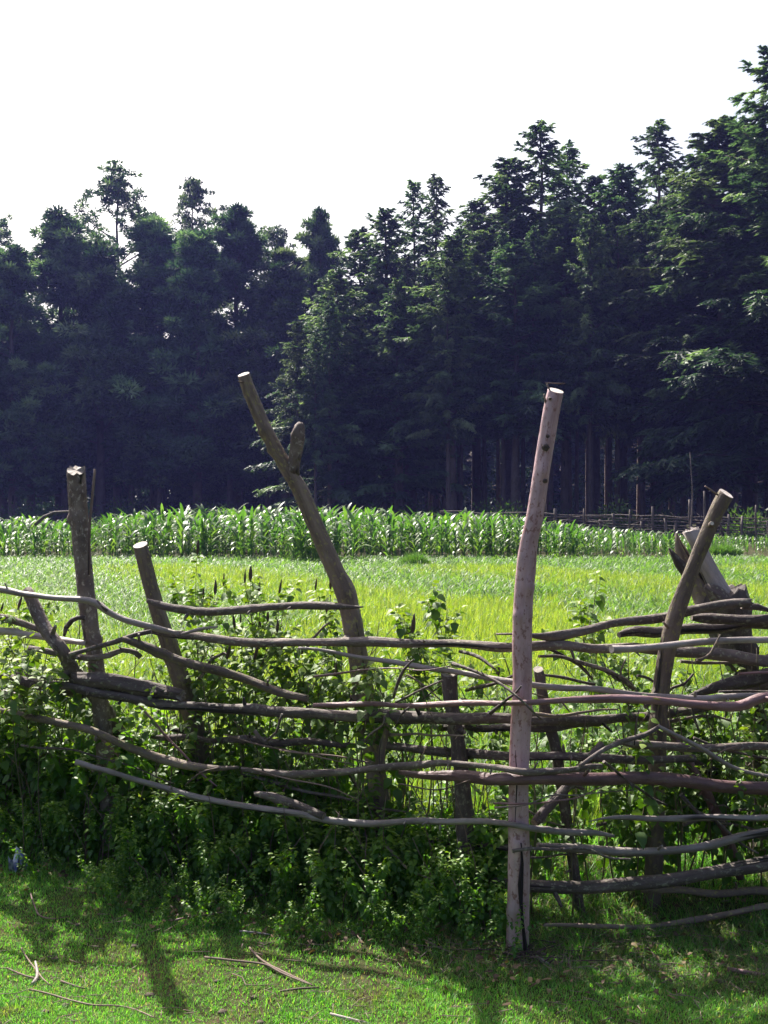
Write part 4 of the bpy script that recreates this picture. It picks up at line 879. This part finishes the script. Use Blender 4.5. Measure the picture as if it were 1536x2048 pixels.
front = [  # px, top row, depth, kind, width, label
 (1560, 95, 55, 'cypress_low', 1.15, 'tallest nearest cypress at the right edge of the photo'),
 (1440, 235, 58, 'cypress', 1.25, 'large sunlit cypress just left of the tallest one at the right edge'),
 (1405, 300, 60, 'cypress_low', 1.0, 'broad sunlit cypress with low branches behind the bent brown post'),
 (1315, 238, 70, 'cypress_open', 1.05, 'open topped cypress rising above the dark gap left of the sunlit ones'),
 (1245, 330, 67, 'cypress', 1.1, 'cypress with a rounded dark top between two taller spires'),
 (1190, 350, 69, 'cypress', 1.1, 'lower cypress filling the dip right of the twin spires'),
 (1135, 285, 71, 'cypress_open', .95, 'right hand spire of the twin spired cypresses behind the pink post'),
 (1080, 238, 67, 'cypress_open', 1.1, 'tallest spire above the pink post'),
 (1015, 315, 68, 'cypress', 1.2, 'dense cypress sloping down left of the tallest middle spire'),
 (955, 400, 70, 'cypress', 1.1, 'cypress with low rounded top left of the dense one'),
 (873, 348, 74, 'cypress_open', .85, 'thin crooked topped cypress, right one of a pair above the slope'),
 (827, 360, 72, 'cypress_open', .85, 'thin cypress spire, left one of a pair above the slope'),
 (772, 418, 69, 'cypress_low', 1.05, 'cypress whose left side steps down toward the middle of the forest'),
 (905, 470, 62, 'cypress', 1.1, 'shorter cypress standing forward in the middle right'),
 (720, 455, 71, 'cypress', 1.05, 'cypress where the right forest drops to the middle'),
 (672, 540, 64, 'cypress_low', 1.15, 'brownish green cypress at the left end of the cypress stand'),
 (800, 560, 63, 'cypress_low', 1.0, 'short bushy cypress in front of the stepped ones'),
 (1030, 480, 61, 'cypress', 1.15, 'forward cypress left of the pink post top'),
 (1130, 450, 63, 'cypress', 1.1, 'forward cypress right of the pink post top'),
 (1500, 250, 62, 'cypress', 1.2, 'cypress filling between the two nearest at the right'),
 (1640, 60, 58, 'cypress_low', 1.2, 'cypress just outside the right edge'),
 (640, 445, 84, 'round', .8, 'upright narrow crowned tree at the middle of the skyline'),
 (545, 460, 88, 'pine', .8, 'small gappy tree right of the domed one'),
 (475, 440, 84, 'round', 1.15, 'dome topped tree in the left half of the skyline'),
 (385, 368, 92, 'pine', .8, 'slender see-through pine, right one of two on the left skyline'),
 (235, 345, 88, 'pine', 1.05, 'tall see-through pine, left one of two on the left skyline'),
 (310, 455, 84, 'round', 1.2, 'broad dark tree below the two see-through pines'),
 (395, 480, 80, 'round', 1.1, 'dark tree between the pine and the domed tree'),
 (120, 450, 82, 'round', 1.1, 'bushy dark tree left of the tall see-through pine'),
 (200, 500, 80, 'round', 1.1, 'dark tree under the tall see-through pine'),
 (25, 515, 78, 'round', 1.1, 'dark rounded tree at the left edge'),
 (-10, 440, 92, 'pine', .9, 'pine top cut by the left edge of the photo'),
 (570, 520, 80, 'round', 1.1, 'dark tree in the notch at the middle of the forest'),
 (-110, 480, 80, 'round', 1.2, 'dark tree just outside the left edge'),
]
for q in front:
    px, yt, d, kd, wx, lab = q; left = kd in ('round', 'pine')
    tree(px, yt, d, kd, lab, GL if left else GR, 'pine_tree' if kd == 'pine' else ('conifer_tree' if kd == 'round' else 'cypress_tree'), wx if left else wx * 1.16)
# rows behind and between: shadowed trunks
for k in range(64):
    px = 600 + (k % 32) * 36 + rt.uniform(-14, 14); d = (63 + 5 * (k // 32) * 2) + rt.uniform(-3, 5)
    yt = np.interp(px, [600, 700, 800, 900, 1050, 1200, 1400, 1536, 1800], [640, 560, 500, 460, 420, 430, 370, 330, 300]) + rt.uniform(-10, 60)
    tree(px, yt, d, rt.choice(['cypress', 'cypress_open', 'cypress']), 'slim shadowed cypress among the inner rows of the right forest', 'inner cypresses of the right forest', 'cypress_tree', rt.uniform(.62, .85))
for k in range(28):
    px = -260 + (k % 14) * 66 + rt.uniform(-18, 18); d = 82 + 9 * (k // 20) + rt.uniform(-3, 5)
    yt = np.interp(px, [-300, 0, 300, 500, 650], [640, 640, 690, 660, 640]) + rt.uniform(-20, 80)
    tree(px, yt, d, 'round', 'dark shadowed tree among the inner rows of the left forest', 'inner trees of the left forest', 'conifer_tree', rt.uniform(.95, 1.2))
for k in range(26):     # deep shade behind everything
    px = -350 + k * 90 + rt.uniform(-25, 25); d = 104 + rt.uniform(0, 8)
    yt = np.interp(px, [-300, 600, 800, 1000, 1536, 1900], [720, 700, 520, 450, 380, 360]) + rt.uniform(0, 60)
    tree(px, yt, d, 'round' if px < 650 else 'cypress_low', 'tree in the deepest row of the forest', 'deepest row of the forest', 'forest_tree', 1.3)

# understorey shrubs
def shrub(px, d, h, wd, seed, lab, name='shrub', mat='bush', leafn=120, ls=.2):
    rg = np.random.default_rng(seed); n = int(leafn * 8)
    c = rg.normal(0, .32, (n, 3)) * (wd, wd * .7, h * .8); c[:, 2] = np.abs(c[:, 2]) + .1
    D = c / (np.linalg.norm(c, axis=1)[:, None] + .1) + rg.normal(0, .4, c.shape); D /= np.linalg.norm(D, axis=1)[:, None]
    s = np.cross(D, rg.normal(0, 1, D.shape)); s /= np.linalg.norm(s, axis=1)[:, None]; w_ = ls * .3
    V = np.stack([c - s * w_, c + s * w_, c + D * ls], 1).reshape(-1, 3); V[:, 2] = np.maximum(V[:, 2], 0)
    o = obj(name, mesh(name, V, [np.arange(len(V)).reshape(-1, 3)], M[mat]), None, ((px - 768) / F * d, d, 0)); tag(o, lab, 'shrub', 'shrubs along the forest edge'); return o
sh_l = [(1020, 52, 2.2, 1.6, 'pale shrub at the forest foot left of the pink post'), (980, 56, 2.6, 1.8, 'taller shrub at the forest foot left of the pink post'), (1235, 52, 2.6, 1.3, 'lit shrub between trunks left of the far fence pole'), (1500, 47, 2.0, 1.6, 'lit shrub by the far fence near the right edge'),
        (720, 64, 3.4, 2.2, 'shrub under the cypresses right of the forked post'), (690, 66, 5.0, 1.6, 'tall thin shrub under the left end of the cypresses'), (560, 72, 2.5, 2.5, 'dark shrub at the foot of the middle forest'), (430, 74, 3.0, 3.0, 'dark shrub at the foot of the forest right of the short post'),
        (250, 74, 3.0, 3.0, 'dark shrub at the foot of the forest between the two left posts'), (60, 74, 3.2, 3.0, 'dark shrub at the foot of the left forest'), (840, 62, 2.4, 2.0, 'shrub among the trunks in the middle right'), (1330, 56, 1.8, 1.6, 'low shrub behind the far fence'), (1110, 60, 2.0, 2.0, 'low shrub behind the pink post')]
for k, (px, d, h, wd, lab) in enumerate(sh_l): shrub(px, d, h, wd, 200 + k, lab)
V0, T0 = [], []
rg = np.random.default_rng(66); n = 90000
x = rg.uniform(-62, 75, n); y = rg.uniform(92, 118, n); c = np.stack([x, y, rg.uniform(0, 1, n) ** .8 * (4 + 2 * np.sin(x * .7) + 1.5 * np.sin(x * 1.9 + 1))], 1)
D = rg.normal(0, 1, (n, 3)); D[:, 2] = np.abs(D[:, 2]); D /= np.linalg.norm(D, axis=1)[:, None]; s_ = np.cross(D, rg.normal(0, 1, D.shape)); s_ /= np.linalg.norm(s_, axis=1)[:, None]
V = np.stack([c - s_ * .16, c + s_ * .16, c + D * .8], 1).reshape(-1, 3)
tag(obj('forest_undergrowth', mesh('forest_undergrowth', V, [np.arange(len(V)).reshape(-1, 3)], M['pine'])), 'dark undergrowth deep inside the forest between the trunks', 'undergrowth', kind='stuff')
# two round tussocks in the field
for k, (px, py, d, wpx, hpx, lab) in enumerate([(830, 1130, 26.5, 75, 30, 'round bright green grass tussock in the field right of the forked post'), (1452, 1098, 33, 90, 26, 'round grass tussock in the field beside the bent brown post top')]):
    rg = np.random.default_rng(k + 80); n = 2500; rad = wpx * .5 * d / F * .7; a = rg.uniform(0, 6.28, n); q = np.sqrt(rg.random(n)) * rad
    hh = hpx * d / F * 1.15 * np.sqrt(np.maximum(.1, 1 - (q / rad) ** 2 * .8)) * rg.uniform(.35, 1.0, n) * (.6 + .8 * vnoise(q * np.cos(a), q * np.sin(a), 3.5, k)) + .15
    V, T = blades(q * np.cos(a), q * np.sin(a), 0 * q, hh, np.full(n, .022), rg.uniform(.1, .8, n), 81 + k, seg=3)
    tag(obj('grass_tussock', mesh('grass_tussock', V, [T], M['maize']), None, ((px - 768) / F * d, d, 0)), lab, 'tussock')
o = tube('dead_branch', [(*P(70, 1050, 30), .05), (*P(88, 1034, 30), .05), (*P(108, 1025, 30), .035), (*P(150, 1023, 30), .03)], M['grey_bark'], seed=4, step=.2, ring=8)
tag(o, 'thin dead branch sticking out of the maize left of the leftmost tall post', 'branch')

# ---------------------------------------------------------------- things on the grass
def gp(px, py, lift=.012):
    d = CAMH * F / (py - HZ); v = P(px, py, d); v.z = float(gz(v.x, v.y)) + lift; return v
def stick(pts, lab, name='stick', mat='twig', wd=5):
    q = []
    for k, (a, b) in enumerate(pts):
        v = gp(a, b); q.append((*v, wd * .36 * v.y / F * (1 if k < len(pts) - 1 else .6)))
    c = np.mean([p[:3] for p in q], axis=0)
    o = tube(name, q, M[mat], origin=c, seed=int(pts[0][0]), ring=8, knots=2, wob=.003); o.location = c; tag(o, lab, 'stick', 'sticks lying on the grass'); return o
stick([(58, 1976), (100, 1981), (150, 1992), (190, 1999), (240, 1997), (275, 2006), (310, 2027)], 'long thin bent twig lying on the sunlit grass at the lower left', wd=5)
stick([(64, 1962), (74, 1945), (73, 1930), (69, 1916)], 'short curved pale stick standing out on the grass at the left', mat='pale', wd=9)
stick([(43, 1895), (60, 1918), (85, 1948), (105, 1960)], 'thin straw crossing the short curved pale stick', wd=4)
stick([(122, 1947), (145, 1955), (170, 1962)], 'short straight dark twig right of the curved pale stick', wd=6)
stick([(62, 1806), (70, 1828), (80, 1842), (105, 1848), (138, 1847)], 'hooked thin twig on the grass below the litter', wd=4)
stick([(410, 1918), (470, 1930), (530, 1940), (560, 1955), (628, 1984)], 'long twig half in shadow in the middle foreground', wd=6)
stick([(500, 1905), (530, 1935), (570, 1958), (625, 1980)], 'twig joining the long one in the middle foreground', wd=6)
stick([(350, 1846), (395, 1832), (450, 1820), (520, 1790), (600, 1762)], 'long reddish branch running from the grass up into the leaves', wd=6, mat='red')
stick([(480, 1866), (510, 1868), (540, 1874)], 'short pale straw on the shaded grass', wd=5, mat='pale')
stick([(660, 2039), (700, 2045), (740, 2050)], 'pale stick cut off by the bottom edge', wd=8, mat='pale')
stick([(1062, 1922), (1080, 1932), (1100, 1944)], 'pale wood chip at the foot of the pink post', wd=10, mat='pale')
stick([(1455, 1936), (1490, 1944), (1530, 1950)], 'short reddish chunk of wood on the shaded grass at the right', wd=14, mat='red')
stick([(465, 1950), (485, 1958), (490, 1970), (560, 1978)], 'thin curled twig below the long ones', wd=3)
stick([(560, 1990), (600, 1988), (640, 1986)], 'short brown twig at the end of the long ones', wd=6)
stick([(15, 1935), (50, 1945), (80, 1950)], 'flat straw left of the curved pale stick', wd=5)
# bark litter round the foot of the pink post
tt = []; rl = random.Random(9)
for k in range(60):
    a = gp(1035 + rl.gauss(10, 45), 1928 + rl.gauss(4, 12), .01 + rl.random() * .02); b = a + Vector((rl.gauss(0, .06), rl.gauss(0, .03), rl.gauss(0.005, .012)))
    tt.append(tube_arrays([(*a, rl.uniform(.0015, .004)), (*b, .001)], step=.03, ring=5, seed=k))
V, Q, C, U = multi_tube(tt); tag(obj('bark_litter', mesh('bark_litter', V, [Q, C], M['twig'], uv=U)), 'scattered dry bark and straw around the foot of the pink post', 'litter', kind='stuff')
tt = []
for k in range(700):
    a = gp(rl.uniform(-60, 1600) if k < 400 else rl.uniform(850, 1600), rl.uniform(1800, 2060) if k < 400 else rl.uniform(1830, 1960), .012 + rl.random() * .012); b = a + Vector((rl.gauss(0, .035), rl.gauss(0, .03), rl.gauss(0.0, .008)))
    tt.append(tube_arrays([(*a, rl.uniform(.0008, .002)), (*b, .0008)], step=.03, ring=4, seed=k))
V, Q, C, U = multi_tube(tt); tag(obj('straw_litter', mesh('straw_litter', V, [Q, C], M['twig'], uv=U)), 'bits of dry straw scattered over the grass', 'litter', kind='stuff')
M['deadleaf'] = leafmat('dead_leaf', [(0, (.05, .03, .018)), (.6, (.11, .065, .035)), (1, (.22, .16, .08))], trans=.15, rough=.8)
parts = []; rg = np.random.default_rng(55)
for k in range(900):
    if k < 500: x = rg.uniform(-2.4, .5); y = lin(x, FRONT) + rg.normal(-.12, .12)
    else: x = rg.uniform(.3, 2.3); y = lin(x, LINE) + rg.normal(-.35, .22)
    V, T = leaf_shape(rg.uniform(.012, .032), rg.uniform(.008, .02), rg.uniform(-.4, .8), rg.uniform(-.4, .9)); a = rg.uniform(0, 6.28)
    parts.append((orient(V, (math.cos(a), math.sin(a), rg.normal(.1, .3)), roll=rg.normal(0, .6)) + np.array([x, y, float(gz(x, y)) + rg.uniform(.012, .026)]), T))
V, T = merge(parts); tag(obj('dead_leaves', mesh('dead_leaves', V, [T], M['deadleaf'])), 'fallen brown leaves scattered in the grass along the fence foot', 'leaves', kind='stuff')
# crumbs of dung and soil
M['clod'] = plain('dry_soil_clod', (.05, .035, .025), .95, (.11, .085, .06), 60)
cl = [(300, 1970, 14, 'dark clod left of centre at the bottom'), (435, 1955, 10, 'small dark clod on the sunlit grass by the shadow edge'), (445, 2010, 16, 'dark clod near the bottom left of centre'), (520, 2035, 14, 'grey clod near the bottom edge left of centre'),
      (110, 1905, 12, 'small clod on the left grass'), (155, 1857, 10, 'brown crumb in the left grass'), (270, 1890, 12, 'crumbly clod beside the shadow blob'), (130, 1998, 12, 'clod below the long thin twig'), (90, 2020, 14, 'pale clod at the lower left'), (508, 1990, 12, 'clod at the edge of the shade near the long twigs'),
      (1440, 1955, 16, 'dark clod in the shaded grass at the right'), (1360, 2010, 13, 'clod at the lower right')]
for k, (px, py, wd, lab) in enumerate(cl):
    rg = np.random.default_rng(k); v = gp(px, py, 0); n1, n2 = 7, 12; r0 = wd * .5 * v.y / F; vs = []
    for i_ in range(n1 + 1):
        for j_ in range(n2):
            th = math.pi * i_ / n1; ph = 2 * math.pi * j_ / n2; r_ = r0 * (1 + .22 * math.sin(3 * ph + k) * math.sin(2 * th) + (rg.normal(0, .12) if 0 < i_ < n1 else 0))
            vs.append((r_ * math.sin(th) * math.cos(ph) * 1.25, r_ * math.sin(th) * math.sin(ph), r_ * math.cos(th) * .55 + r0 * .45))
    fc = [(i_ * n2 + j_, i_ * n2 + (j_ + 1) % n2, (i_ + 1) * n2 + (j_ + 1) % n2, (i_ + 1) * n2 + j_) for i_ in range(n1) for j_ in range(n2)]
    tag(obj('clod', mesh('clod', vs, [np.array(fc)], M['clod']), None, v), lab, 'clod', 'clods lying on the grass')
# crumpled plastic scrap at the far left
M['plastic'] = plain('crumpled_plastic', (.10, .12, .30), .3, (.55, .58, .62), 25)
rg = np.random.default_rng(3); v = gp(34, 1748, .035); n = 12; g = np.linspace(-1, 1, n); X, Y = np.meshgrid(g, g)
Z = .028 * np.sin(X * 3 + Y * 2) + .02 * np.sin(X * 7 - Y * 4) + rg.normal(0, .008, X.shape) + .02 * (1 - X * X)
Vp = np.stack([X * .036 * (1 + .2 * Y), Y * .03, Z], -1).reshape(-1, 3); i = (np.arange(n - 1)[:, None] * n + np.arange(n - 1)[None]).ravel()
tag(obj('plastic_scrap', mesh('plastic_scrap', Vp, [np.stack([i, i + 1, i + n + 1, i + n], 1)], M['plastic']), None, v), 'crumpled blue and white plastic scrap on the grass at the left edge', 'litter')

# ---------------------------------------------------------------- air
HAZE = 0.0003
if HAZE > 0:
    k = N('haze_air'); pv = k.n('ShaderNodeVolumePrincipled'); pv.inputs['Color'].default_value = (.30, .33, 1.0, 1); pv.inputs['Density'].default_value = HAZE; pv.inputs['Anisotropy'].default_value = .3
    k.l(pv.outputs[0], k.out.inputs['Volume'])
    Vb = np.array([(x, y, z) for x in (-215, 215) for y in (-70, 275) for z in (-1.2, 34)], float)
    hz = obj('haze', mesh('haze', Vb, [np.array([(0, 1, 3, 2), (4, 6, 7, 5), (0, 4, 5, 1), (2, 3, 7, 6), (0, 2, 6, 4), (1, 5, 7, 3)])], k.m)); tag(hz, kind='stuff')
